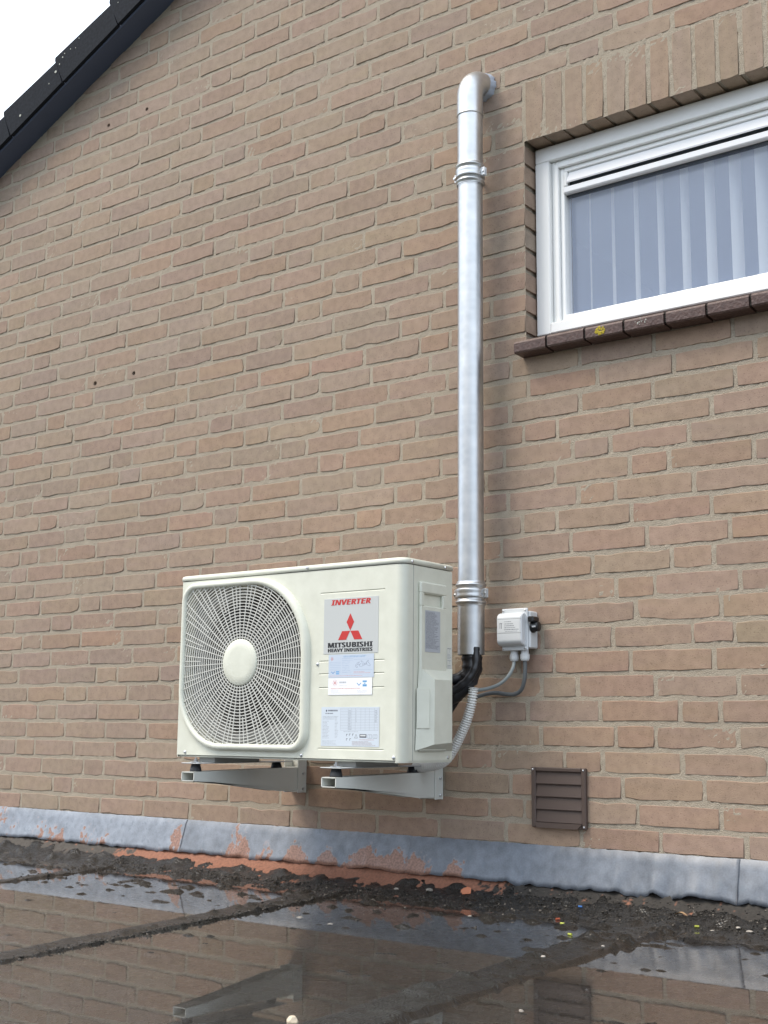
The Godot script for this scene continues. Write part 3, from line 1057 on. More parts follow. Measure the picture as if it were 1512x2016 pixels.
		for face in 2:
			var bk := 0.0018 * face
			for i in n2:
				for k in nk:
					var q := [[i, k], [i, k + 1], [i + 1, k + 1], [i + 1, k]]
					for e in ([0, 2, 1, 0, 3, 2] if face == 0 else [0, 1, 2, 0, 2, 3]):
						var c: Array = q[e]
						ss.set_uv(Vector2(float(c[0]) / n2, float(c[1]) / nk))
						ss.add_vertex(Q.call(c[0], c[1], bk))
		for i in n2:
			ss.set_uv(Vector2(float(i) / n2, 0.98))
			quad(ss, Q.call(i, nk, 0.0018), Q.call(i + 1, nk, 0.0018), Q.call(i + 1, nk, 0.0), Q.call(i, nk, 0.0))
		for e in [0, n2]:
			for k in nk:
				quad(ss, Q.call(e, k, 0.0018), Q.call(e, k + 1, 0.0018), Q.call(e, k + 1, 0.0), Q.call(e, k, 0.0))
		part("lead_sheet", done(ss), lm, fl)

# ---------------------------------------------------------------- air conditioner
const AW := 0.798
const AH := 0.5144
const AD := 0.2155
const HUB := Vector2(0.2459, 0.260)
const GR := [0.165, 0.055, 0.205, 0.055]   # corner radii of the grille frame: bottom left, bottom right, top right, top left

func outline(d: float) -> PackedVector2Array:
	var r := []
	for q in GR:
		r.append(maxf(q - d, 0.006))
	return rrect(0.0117 + d, 0.0204 + d, 0.4928 - d * 1.35, 0.4915 - d, r, 14)

func screw(parent: Node, at: Vector3, axis: Vector3, r := 0.005) -> void:
	part("screw", lathe_mesh(at, axis, [[r * 0.98, 0.0], [r, r * 0.25], [r * 0.8, r * 0.55], [r * 0.35, r * 0.68], [0.0, r * 0.7]], 12), M.steel, parent)

func text_part(words: String, x0: float, x1: float, y0: float, y1: float, z: float, m: Material, parent: Node, italic := false, bold := true, called := "lettering") -> void:
	var f := SystemFont.new()
	f.font_names = PackedStringArray(["Droid Sans"])
	f.font_weight = 700 if bold else 400
	f.font_italic = false
	var tm := TextMesh.new()
	tm.text = words
	tm.font = f
	tm.font_size = 64
	tm.pixel_size = 0.001
	tm.depth = 0.004
	tm.curve_step = 2.0
	var bb := tm.get_aabb()
	var st := SurfaceTool.new()
	for k in (3 if bold else 1):   # heavy strokes: the outline struck thrice, a hair apart
		st.append_from(tm, 0, Transform3D(Basis(), Vector3((k - 1) * 0.0021, 0, k * 0.0006)))
	var o := part(called, st.commit(), m, parent)
	var sx := (x1 - x0) / bb.size.x
	var sy := (y1 - y0) / bb.size.y
	var lean := 0.24 * sy if italic else 0.0   # slanted letters
	o.transform = Transform3D(Basis(Vector3(sx, 0, 0), Vector3(lean, sy, 0), Vector3(0, 0, 0.15)), Vector3(x0 - bb.position.x * sx - bb.position.y * lean - 0.5 * lean * bb.size.y, y0 - bb.position.y * sy, z))

func label_image(w: int, h: int, paper: Color) -> Image:
	var im := Image.create(w, h, false, Image.FORMAT_RGB8)
	im.fill(paper)
	return im

func print_lines(im: Image, x: int, y: int, w: int, rows: int, pitch: int, ink: Color, tall := 1) -> void:
	for r in rows:
		var cx := x
		var end := x + int(w * rng.randf_range(0.6, 1.0))
		while cx < end:
			var l := rng.randi_range(2, 7)
			im.fill_rect(Rect2i(cx, y + r * pitch, mini(l, end - cx), tall), ink.lightened(rng.randf_range(0.0, 0.25)))
			cx += l + 2

func sticker(called: String, x0: float, y0: float, x1: float, y1: float, z: float, im: Image, parent: Node, rough := 0.4) -> MeshInstance3D:
	var m := mat(Color.WHITE, rough)
	m.albedo_texture = ImageTexture.create_from_image(im)
	var st := st_new()
	quad_uv(st, Vector3(x0, y0, z), Vector3(x1, y0, z), Vector3(x1, y1, z), Vector3(x0, y1, z))
	st.set_uv(Vector2(0.002, 0.002))
	for q in [[Vector3(x0, y0, z - 0.0006), Vector3(x1, y0, z - 0.0006), Vector3(x1, y0, z), Vector3(x0, y0, z)], [Vector3(x0, y1, z), Vector3(x1, y1, z), Vector3(x1, y1, z - 0.0006), Vector3(x0, y1, z - 0.0006)]]:
		quad(st, q[0], q[1], q[2], q[3])
	return part(called, done(st), m, parent)

func build_ac() -> void:
	var ac := thing("air_conditioner", "cream outdoor air conditioner with round fan grille mounted on brick wall", "air conditioner", Vector3(-0.828, 0.2128, 0.42))
	var lid_y := AH - 0.0178
	# casing plan (x, z), from the front face's left end round the back to its right end
	var plan := []
	for i in 5:
		var a := PI / 2 + PI / 2 * i / 4
		plan.append(Vector2(0.007 + cos(a) * 0.007, -0.007 + sin(a) * 0.007))
	plan.append(Vector2(0, -AD))
	plan.append(Vector2(AW, -AD))
	for i in 9:
		var a := PI / 2 * i / 8
		plan.append(Vector2(AW - 0.024 + cos(a) * 0.024, -0.024 + sin(a) * 0.024))
	var st := st_new(true)
	for i in plan.size() - 1:
		var p: Vector2 = plan[i]
		var q: Vector2 = plan[i + 1]
		st.set_smooth_group(-1 if (p - q).length() > 0.02 else 0)
		quad(st, Vector3(p.x, 0.006, p.y), Vector3(q.x, 0.006, q.y), Vector3(q.x, lid_y, q.y), Vector3(p.x, lid_y, p.y))
		var p2 := p.lerp(Vector2(AW * 0.5, -AD * 0.5), 0.006)
		var q2 := q.lerp(Vector2(AW * 0.5, -AD * 0.5), 0.006)
		quad(st, Vector3(p2.x, 0.0, p2.y), Vector3(q2.x, 0.0, q2.y), Vector3(q.x, 0.006, q.y), Vector3(p.x, 0.006, p.y))
	# front face: ring of quads from the grille hole to the panel's left part, then the right part
	st.set_smooth_group(-1)
	var xs := 0.505
	var hole := outline(0.012)
	var rectc := [Vector2(0.007, 0.006), Vector2(xs, 0.006), Vector2(xs, lid_y), Vector2(0.007, lid_y)]
	var outer := PackedVector2Array()
	var cc := Vector2(0.256, 0.256)
	for p in hole:
		var d := (p - cc).normalized()
		var t := 1e9
		if absf(d.x) > 1e-6:
			t = minf(t, ((xs if d.x > 0 else 0.007) - cc.x) / d.x)
		if absf(d.y) > 1e-6:
			t = minf(t, ((lid_y if d.y > 0 else 0.006) - cc.y) / d.y)
		outer.append(cc + d * t)
	for c in rectc:
		var best := 0
		for i in outer.size():
			if outer[i].distance_to(c) < outer[best].distance_to(c):
				best = i
		outer[best] = c
	for i in hole.size():
		var j := (i + 1) % hole.size()
		quad(st, Vector3(outer[i].x, outer[i].y, 0), Vector3(outer[j].x, outer[j].y, 0), Vector3(hole[j].x, hole[j].y, 0), Vector3(hole[i].x, hole[i].y, 0))
	# right part of the front with pressed grooves: bands of quads between groove rows
	var gx0 := 0.5235
	var gx1 := 0.737
	var rows := [0.0312, 0.187, 0.2225, 0.2555, 0.4345]
	var y := 0.006
	for r in rows:
		quad(st, Vector3(xs, y, 0), Vector3(AW - 0.024, y, 0), Vector3(AW - 0.024, r - 0.0022, 0), Vector3(xs, r - 0.0022, 0))
		var a: float = r - 0.0022
		var b: float = r + 0.0022
		quad(st, Vector3(xs, a, 0), Vector3(gx0, a, 0), Vector3(gx0, b, 0), Vector3(xs, b, 0))
		quad(st, Vector3(gx1, a, 0), Vector3(AW - 0.024, a, 0), Vector3(AW - 0.024, b, 0), Vector3(gx1, b, 0))
		var gy: float = r + 0.0014   # long lower flank, short upper one
		quad(st, Vector3(gx0, a, 0), Vector3(gx1, a, 0), Vector3(gx1 - 0.002, gy, -0.0028), Vector3(gx0 + 0.002, gy, -0.0028))
		quad(st, Vector3(gx0 + 0.002, gy, -0.0028), Vector3(gx1 - 0.002, gy, -0.0028), Vector3(gx1, b, 0), Vector3(gx0, b, 0))
		tri(st, Vector3(gx0, a, 0), Vector3(gx0, b, 0), Vector3(gx0 + 0.002, gy, -0.0028))
		tri(st, Vector3(gx1, a, 0), Vector3(gx1 - 0.002, gy, -0.0028), Vector3(gx1, b, 0))
		y = b
	quad(st, Vector3(xs, y, 0), Vector3(AW - 0.024, y, 0), Vector3(AW - 0.024, lid_y, 0), Vector3(xs, lid_y, 0))
	part("casing", done(st), M.casing, ac)
	# base pan
	part("base_pan", cbox_mesh(Vector3(0.004, 0.0004, -AD + 0.003), Vector3(AW - 0.010, 0.005, -0.006), 0.001), M.casing, ac)
	# seams between the front panel and the side panel
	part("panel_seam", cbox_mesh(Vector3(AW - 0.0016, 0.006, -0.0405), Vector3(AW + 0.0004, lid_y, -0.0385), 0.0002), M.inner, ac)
	# lid with rolled edge
	var ls := st_new(true)
	var lev := [[-0.003, lid_y + 0.0021], [0.0016, lid_y + 0.0020], [0.0016, AH - 0.007], [0.0002, AH - 0.003], [-0.004, AH - 0.0006], [-0.009, AH]]
	var ring_of := func(off: float) -> Array:
		var out := []
		for p in plan:
			var d: Vector2 = p - Vector2(AW * 0.5, -AD * 0.5)
			out.append(Vector2(p.x + signf(d.x) * off, p.y + signf(d.y) * off))
		return out
	for l in lev.size() - 1:
		var r1: Array = ring_of.call(lev[l][0])
		var r2: Array = ring_of.call(lev[l + 1][0])
		for i in plan.size():
			var j := (i + 1) % plan.size()
			quad(ls, Vector3(r1[i].x, lev[l][1], r1[i].y), Vector3(r1[j].x, lev[l][1], r1[j].y), Vector3(r2[j].x, lev[l + 1][1], r2[j].y), Vector3(r2[i].x, lev[l + 1][1], r2[i].y))
	var top: Array = ring_of.call(-0.009)
	ls.set_smooth_group(-1)
	for i in range(1, plan.size() - 1):
		tri(ls, Vector3(top[0].x, AH, top[0].y), Vector3(top[i].x, AH, top[i].y), Vector3(top[i + 1].x, AH, top[i + 1].y))
	var lid := part("lid", done(ls), M.casing, ac)
	screw(lid, Vector3(0.477, AH - 0.008, 0.0016), Vector3.BACK)
	screw(lid, Vector3(AW + 0.0016, AH - 0.0105, -0.032), Vector3.RIGHT)
	screw(lid, Vector3(AW + 0.0016, AH - 0.0105, -0.182), Vector3.RIGHT)
	for q in [Vector3(0.037, 0.0134, 0), Vector3(0.468, 0.0131, 0), Vector3(0.769, 0.0128, 0), Vector3(0.5184, 0.2487, 0)]:
		screw(ac, q, Vector3.BACK, 0.0048)
	screw(ac, Vector3(AW, 0.0125, -0.196), Vector3.RIGHT, 0.0048)

	# raised rim round the grille
	var rs := st_new(true)
	var prof := [[0.0, 0.0], [0.0015, 0.009], [0.006, 0.0145], [0.011, 0.016], [0.016, 0.0145], [0.0185, 0.010], [0.0195, -0.030]]
	for l in prof.size() - 1:
		var o1 := outline(prof[l][0])
		var o2 := outline(prof[l + 1][0])
		for i in o1.size():
			var j := (i + 1) % o1.size()
			quad(rs, Vector3(o1[i].x, o1[i].y, prof[l][1]), Vector3(o1[j].x, o1[j].y, prof[l][1]), Vector3(o2[j].x, o2[j].y, prof[l + 1][1]), Vector3(o2[i].x, o2[i].y, prof[l + 1][1]))
	part("grille_rim", done(rs), M.casing, ac)
	# bell mouth: plate behind the grille with round throat
	var inner := outline(0.0195)
	var bs := st_new(true)
	var R := 0.207
	var levels := [[R + 0.018, -0.030], [R + 0.006, -0.034], [R, -0.046], [R, -0.150]]
	for i in inner.size():
		var j := (i + 1) % inner.size()
		var d1 := (inner[i] - HUB).normalized()
		var d2 := (inner[j] - HUB).normalized()
		var m1 := minf(levels[0][0], (inner[i] - HUB).length() - 0.001)
		var m2 := minf(levels[0][0], (inner[j] - HUB).length() - 0.001)
		var p1 := HUB + d1 * m1
		var p2 := HUB + d2 * m2
		quad(bs, Vector3(inner[i].x, inner[i].y, -0.030), Vector3(inner[j].x, inner[j].y, -0.030), Vector3(p2.x, p2.y, -0.030), Vector3(p1.x, p1.y, -0.030))
		for l in levels.size() - 1:
			var a1 := HUB + d1 * minf(m1, levels[l][0])
			var a2 := HUB + d2 * minf(m2, levels[l][0])
			var b1 := HUB + d1 * minf(m1, levels[l + 1][0])
			var b2 := HUB + d2 * minf(m2, levels[l + 1][0])
			quad(bs, Vector3(a1.x, a1.y, levels[l][1]), Vector3(a2.x, a2.y, levels[l][1]), Vector3(b2.x, b2.y, levels[l + 1][1]), Vector3(b1.x, b1.y, levels[l + 1][1]))
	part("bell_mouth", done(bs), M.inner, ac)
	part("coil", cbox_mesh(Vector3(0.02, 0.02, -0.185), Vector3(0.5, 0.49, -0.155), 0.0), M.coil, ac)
	# fan: three swept blades on a boss
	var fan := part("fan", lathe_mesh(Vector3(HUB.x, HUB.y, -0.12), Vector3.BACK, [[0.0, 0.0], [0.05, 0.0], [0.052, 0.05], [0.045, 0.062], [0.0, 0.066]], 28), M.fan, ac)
	for b in 3:
		var fs := st_new(true)
		var n := 12
		for i in n:
			for k in 6:
				var P := func(ii: int, kk: int) -> Vector3:
					var t := float(ii) / n
					var rr := lerpf(0.045, 0.196, float(kk) / 6)
					var a := TAU * b / 3 + 0.5 + t * 1.95 + 0.35 * (rr / 0.196)
					return Vector3(HUB.x + cos(a) * rr, HUB.y + sin(a) * rr, -0.105 + 0.060 * t)
				quad(fs, P.call(i, k), P.call(i + 1, k), P.call(i + 1, k + 1), P.call(i, k + 1))
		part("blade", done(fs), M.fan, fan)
	# wire-like moulded grille
	var lim := outline(0.0175)
	var reach := func(a: float) -> float:
		var d := Vector2(cos(a), sin(a))
		var lo := 0.05
		var hi := 0.42
		for q in 24:
			var mid := (lo + hi) * 0.5
			if Geometry2D.is_point_in_polygon(HUB + d * mid, lim):
				lo = mid
			else:
				hi = mid
		return lo
	var gs := st_new()
	var zf := 0.009
	var r := 0.0637 + 0.0055
	while r < 0.36:
		var seg := 120
		for i in seg:
			var a1 := TAU * i / seg
			var a2 := TAU * (i + 1) / seg
			var d1 := Vector2(cos(a1), sin(a1))
			var d2 := Vector2(cos(a2), sin(a2))
			if not (Geometry2D.is_point_in_polygon(HUB + d1 * r, lim) or Geometry2D.is_point_in_polygon(HUB + d2 * r, lim)):
				continue
			var h := 0.00112
			var za := zf - 0.0004
			var p := [HUB + d1 * (r - h), HUB + d2 * (r - h), HUB + d2 * (r + h), HUB + d1 * (r + h)]
			quad(gs, Vector3(p[0].x, p[0].y, za), Vector3(p[3].x, p[3].y, za), Vector3(p[2].x, p[2].y, za), Vector3(p[1].x, p[1].y, za))
			quad(gs, Vector3(p[0].x, p[0].y, za), Vector3(p[1].x, p[1].y, za), Vector3(p[1].x, p[1].y, za - 0.0022), Vector3(p[0].x, p[0].y, za - 0.0022))
			quad(gs, Vector3(p[3].x, p[3].y, za), Vector3(p[2].x, p[2].y, za), Vector3(p[2].x, p[2].y, za - 0.0022), Vector3(p[3].x, p[3].y, za - 0.0022))
		r += 0.0085
	var grille := part("fan_grille", done(gs), M.grille, ac)
	var ss := st_new()
	for i in 88:
		var a := TAU * (i + 0.5) / 88
		var full := i % 2 == 0
		if not full and i % 4 == 1:
			continue
		var r1 := 0.058 if full else 0.150
		var r2: float = reach.call(a)
		if r2 < r1 + 0.01:
			continue
		var d := Vector2(cos(a), sin(a))
		var s := Vector2(-d.y, d.x) * 0.0009
		var p := [HUB + d * r1 - s, HUB + d * r2 - s, HUB + d * r2 + s, HUB + d * r1 + s]
		quad(ss, Vector3(p[0].x, p[0].y, zf), Vector3(p[1].x, p[1].y, zf), Vector3(p[2].x, p[2].y, zf), Vector3(p[3].x, p[3].y, zf))
		quad(ss, Vector3(p[0].x, p[0].y, zf - 0.0032), Vector3(p[1].x, p[1].y, zf - 0.0032), Vector3(p[1].x, p[1].y, zf), Vector3(p[0].x, p[0].y, zf))
		quad(ss, Vector3(p[3].x, p[3].y, zf), Vector3(p[2].x, p[2].y, zf), Vector3(p[2].x, p[2].y, zf - 0.0032), Vector3(p[3].x, p[3].y, zf - 0.0032))
	part("spokes", done(ss), M.grille, grille)
	part("hub_cap", lathe_mesh(Vector3(HUB.x, HUB.y, 0.004), Vector3.BACK, [[0.0637, 0.0], [0.0637, 0.0055], [0.0615, 0.0078], [0.04, 0.0086], [0.0, 0.009]], 48), M.casing, grille)

	# name plate with lettering and emblem
	var red := mat(srgb(0.50, 0.035, 0.030), 0.4)
	var ink := mat(srgb(0.016, 0.016, 0.018), 0.45)
	var np := part("name_plate", cbox_mesh(Vector3(0.5375, 0.2741, -0.001), Vector3(0.7173, 0.4189, 0.0009), 0.0004), mat(srgb(0.50, 0.52, 0.51), 0.35), ac)
	text_part("INVERTER", 0.5641, 0.693, 0.4010, 0.4150, 0.0009, red, np, true)
	text_part("MITSUBISHI", 0.5536, 0.699, 0.2903, 0.3035, 0.0009, ink, np)
	text_part("HEAVY INDUSTRIES", 0.5536, 0.699, 0.2790, 0.2880, 0.0009, ink, np)
	var es := st_new()
	var c0 := Vector2(0.6265, 0.3330)
	for poly in [[Vector2(0.6265, 0.3777), Vector2(0.6142, 0.3556), Vector2(0.6265, 0.3336), Vector2(0.6388, 0.3556)], [Vector2(0.6259, 0.3326), Vector2(0.5998, 0.3324), Vector2(0.5868, 0.3098), Vector2(0.6130, 0.3098)], [Vector2(0.6271, 0.3326), Vector2(0.6402, 0.3098), Vector2(0.6664, 0.3098), Vector2(0.6532, 0.3324)]]:
		slab(es, PackedVector2Array(poly), 0.0007, 0.0014)
	part("emblem", done(es), red, np)
	# installer's stickers and rating plate
	var im := label_image(300, 122, srgb(0.50, 0.57, 0.66))
	var blue := srgb(0.16, 0.30, 0.50)
	var soft := srgb(0.27, 0.36, 0.50)
	print_lines(im, 100, 8, 190, 2, 5, blue, 3)
	for k in 9:
		im.fill_rect(Rect2i(8 if k > 1 else 90, 22 + k * 9, 74, 1), soft)
		print_lines(im, 90, 22 + k * 9, 70, 1, 9, soft, 2)
	im.fill_rect(Rect2i(168, 28, 122, 1), soft)
	im.fill_rect(Rect2i(168, 82, 122, 1), soft)
	var px := 180.0
	var py := 60.0
	for k in 260:   # a signature scrawl
		px = 180.0 + k * 0.36 + 9.0 * sin(k * 0.19)
		py = 56.0 + 16.0 * sin(k * 0.113) * sin(k * 0.031 + 1.0) - k * 0.03
		im.fill_rect(Rect2i(int(px), int(py), 2, 1), srgb(0.14, 0.17, 0.25))
	print_lines(im, 168, 92, 120, 2, 6, srgb(0.5, 0.2, 0.2), 2)
	print_lines(im, 8, 112, 270, 1, 5, srgb(0.5, 0.2, 0.2), 2)
	for k in 6:
		var a := TAU * k / 6
		for q in 12:
			im.fill_rect(Rect2i(int(22 + cos(a) * q), int(22 + sin(a) * q), 2, 2), srgb(0.52, 0.22, 0.22))
	im.fill_rect(Rect2i(50, 88, 22, 7), srgb(0.16, 0.36, 0.62))
	im.fill_rect(Rect2i(50, 98, 22, 7), srgb(0.16, 0.36, 0.62))
	for q in 10:
		im.fill_rect(Rect2i(18 + q, 90 + q, 4, 2), srgb(0.10, 0.26, 0.52))
		im.fill_rect(Rect2i(38 - q, 90 + q, 4, 2), srgb(0.10, 0.26, 0.52))
	sticker("sticker", 0.5562, 0.2128, 0.7046, 0.2722, 0.0009, im, ac).set_meta("label", "pale blue filled-in service sticker")
	var im2 := label_image(300, 92, srgb(0.80, 0.82, 0.84))
	for k in 8:
		var a := TAU * k / 8
		for q in 19:
			im2.fill_rect(Rect2i(int(46 + cos(a) * q), int(26 + sin(a) * q), 2, 2), srgb(0.50, 0.13, 0.12))
	print_lines(im2, 76, 20, 66, 1, 8, srgb(0.32, 0.34, 0.38), 9)
	print_lines(im2, 76, 40, 66, 1, 4, srgb(0.45, 0.46, 0.48), 2)
	for q in 14:
		im2.fill_rect(Rect2i(196 + q, 28 + q, 5, 2), srgb(0.10, 0.26, 0.52))
		im2.fill_rect(Rect2i(222 - q, 28 + q, 5, 2), srgb(0.10, 0.26, 0.52))
	im2.fill_rect(Rect2i(236, 16, 28, 9), srgb(0.12, 0.33, 0.58))
	im2.fill_rect(Rect2i(236, 36, 28, 12), srgb(0.12, 0.33, 0.58))
	im2.fill_rect(Rect2i(244, 28, 12, 5), srgb(0.12, 0.33, 0.58))
	print_lines(im2, 18, 56, 264, 1, 5, srgb(0.55, 0.24, 0.22), 4)
	print_lines(im2, 18, 68, 80, 3, 6, srgb(0.45, 0.46, 0.5), 2)
	print_lines(im2, 200, 68, 84, 3, 6, srgb(0.45, 0.46, 0.5), 2)
	sticker("sticker", 0.5562, 0.1685, 0.7000, 0.2118, 0.0013, im2, ac).set_meta("label", "white company sticker")
	var im3 := label_image(480, 250, srgb(0.56, 0.62, 0.68))
	var dk := srgb(0.06, 0.07, 0.09)
	var md := srgb(0.22, 0.25, 0.29)
	im3.fill_rect(Rect2i(38, 18, 10, 12), dk)
	print_lines(im3, 56, 18, 84, 1, 4, dk, 10)
	print_lines(im3, 34, 38, 100, 1, 4, dk, 7)
	print_lines(im3, 12, 60, 130, 3, 8, md, 3)
	print_lines(im3, 12, 90, 60, 13, 9, md, 3)
	print_lines(im3, 116, 60, 28, 16, 9, md, 3)
	print_lines(im3, 12, 216, 130, 4, 7, md, 2)
	for k in 15:
		im3.fill_rect(Rect2i(162, 8 + k * 10, 308, 1), md)
	for q in [162, 225, 255, 285, 330, 365, 400, 440, 470]:
		im3.fill_rect(Rect2i(q, 8, 1, 141), md)
	for k in 13:
		print_lines(im3, 228, 22 + k * 10, 24, 1, 4, md, 4)
		if k < 8:
			print_lines(im3, 444, 22 + k * 10, 22, 1, 4, md, 4)
			print_lines(im3, 288, 22 + k * 10, 10, 1, 4, md, 3)
	print_lines(im3, 190, 156, 160, 1, 4, md, 3)
	for q in [[212, 172], [236, 170], [262, 170], [212, 200], [240, 200]]:
		im3.fill_rect(Rect2i(q[0], q[1], 12, 3), dk)
		im3.fill_rect(Rect2i(q[0], q[1], 3, 14), dk)
	for q in 12:
		im3.fill_rect(Rect2i(292 - q, 172 + q * 2, 2, 2), dk)
		im3.fill_rect(Rect2i(292 + q, 172 + q * 2, 2, 2), dk)
	im3.fill_rect(Rect2i(280, 196, 26, 2), dk)
	im3.fill_rect(Rect2i(322, 172, 56, 22), dk)
	im3.fill_rect(Rect2i(327, 176, 44, 10), srgb(0.6, 0.62, 0.62))
	for q in [388, 430]:
		im3.fill_rect(Rect2i(q, 174, 34, 24), md)
		im3.fill_rect(Rect2i(q + 2, 176, 14, 20), srgb(0.56, 0.62, 0.68))
		im3.fill_rect(Rect2i(q + 18, 176, 14, 20), srgb(0.56, 0.62, 0.68))
	print_lines(im3, 320, 206, 148, 1, 5, srgb(0.32, 0.12, 0.12), 3)
	print_lines(im3, 260, 218, 210, 4, 7, srgb(0.2, 0.13, 0.14), 3)
	sticker("rating_plate", 0.5345, 0.0385, 0.7235, 0.1377, 0.0008, im3, ac).set_meta("label", "pale blue rating plate with printed table")

	# service cover on the right side
	var X := AW + 0.0095
	var hs := st_new()
	cbox(hs, Vector3(AW - 0.001, 0.028, -0.178), Vector3(X, 0.3965, -0.060), 0.004)
	var cover := part("service_cover", done(hs), M.casing, ac)
	# hand hold: a pocket left open between the cover's lower block and its top bar
	var h2 := st_new()
	cbox(h2, Vector3(AW - 0.001, 0.4265, -0.1785), Vector3(X, 0.4570, -0.0595), 0.004)
	cbox(h2, Vector3(AW - 0.001, 0.3930, -0.0770), Vector3(X - 0.0003, 0.4300, -0.0598), 0.003)
	cbox(h2, Vector3(AW - 0.001, 0.3930, -0.1782), Vector3(X - 0.0005, 0.4300, -0.1600), 0.003)
	part("hand_hold", done(h2), M.casing, cover)
	# bulge over the valves: chamfered hood
	var vs := st_new()
	var base := [Vector2(0.0, -0.046), Vector2(0.0, -0.212)]
	var lo := [Vector3(AW + 0.003, 0.030, -0.046), Vector3(AW + 0.032, 0.046, -0.088), Vector3(AW + 0.032, 0.050, -0.168), Vector3(AW + 0.003, 0.030, -0.212)]
	var hi := [Vector3(AW + 0.003, 0.240, -0.060), Vector3(AW + 0.032, 0.208, -0.090), Vector3(AW + 0.032, 0.208, -0.168), Vector3(AW + 0.003, 0.240, -0.212)]
	hood(vs, lo, hi, 0.006)
	part("valve_hood", done(vs), M.casing, cover)
	part("hood_panel", cbox_mesh(Vector3(-0.022, 0.085, -0.0005), Vector3(0.012, 0.185, 0.0008), 0.0006), M.casing, cover).transform = Transform3D(Basis(Vector3(0.612, 0, -0.79), Vector3.UP, Vector3(0.79, 0, 0.612)), Vector3(AW + 0.0185, 0.0, -0.066))
	# printed notices on the side
	var im4 := label_image(120, 170, srgb(0.42, 0.45, 0.48))
	print_lines(im4, 6, 6, 108, 38, 4, srgb(0.10, 0.11, 0.13), 2)
	var s4 := sticker("notice", -0.145, 0.2779, -0.0775, 0.3840, 0.0, im4, cover)
	s4.transform = Transform3D(Basis(Vector3(0, 0, -1), Vector3.UP, Vector3.RIGHT), Vector3(X + 0.0008, 0, -0.2225))
	var im5 := label_image(60, 120, srgb(0.64, 0.655, 0.60))
	im5.fill_rect(Rect2i(6, 6, 48, 2), dk)
	im5.fill_rect(Rect2i(29, 6, 2, 22), md)
	print_lines(im5, 6, 34, 48, 4, 7, md, 3)
	im5.fill_rect(Rect2i(6, 66, 48, 2), md)
	im5.fill_rect(Rect2i(29, 66, 2, 18), md)
	print_lines(im5, 6, 90, 48, 4, 7, md, 3)
	var s5 := sticker("notice", 0.0, 0.2335, 0.022, 0.2960, 0.0, im5, ac)
	s5.transform = Transform3D(Basis(Vector3(0, 0, -1), Vector3.UP, Vector3.RIGHT), Vector3(AW + 0.0008, 0, -0.191))
	var ws := st_new()
	cbox(ws, Vector3(AW - 0.0005, 0.0285, -0.181), Vector3(AW + 0.0007, 0.0365, -0.163), 0.0003)
	var wl := part("warning_label", done(ws), mat(srgb(0.62, 0.46, 0.02), 0.4), ac)
	var wt := st_new()
	tri(wt, Vector3(AW + 0.0009, 0.0370, -0.1805), Vector3(AW + 0.0009, 0.0460, -0.1740), Vector3(AW + 0.0009, 0.0370, -0.1675))
	tri(wt, Vector3(AW + 0.0009, 0.0370, -0.1805), Vector3(AW + 0.0009, 0.0370, -0.1675), Vector3(AW + 0.0009, 0.0460, -0.1740))
	part("warning_sign", done(wt), wl.material_override, wl)
	part("print", cbox_mesh(Vector3(AW + 0.0007, 0.0305, -0.178), Vector3(AW + 0.0010, 0.0335, -0.166), 0.0), ink, wl)
	# mounting feet: folded steel strips under the base, standing on the dampers
	for fx in [0.104, 0.604]:
		part("foot", cbox_mesh(Vector3(fx - 0.034, -0.0165, -0.345), Vector3(fx + 0.034, -0.0140, 0.046), 0.001), M.foot, ac)
		part("foot_web", cbox_mesh(Vector3(fx - 0.030, -0.0140, -0.205), Vector3(fx + 0.030, 0.0003, -0.02), 0.001), M.inner, ac)

# a four-sided hood from an outline low to an outline high, with chamfered edges on the outer face
func hood(st: SurfaceTool, lo: Array, hi: Array, ch: float) -> void:
	quad(st, lo[0], lo[1], hi[1], hi[0])
	quad(st, lo[1], lo[2], hi[2], hi[1])
	quad(st, lo[2], lo[3], hi[3], hi[2])
	quad(st, hi[0], hi[1], hi[2], hi[3])
	quad(st, lo[3], lo[2], lo[1], lo[0])

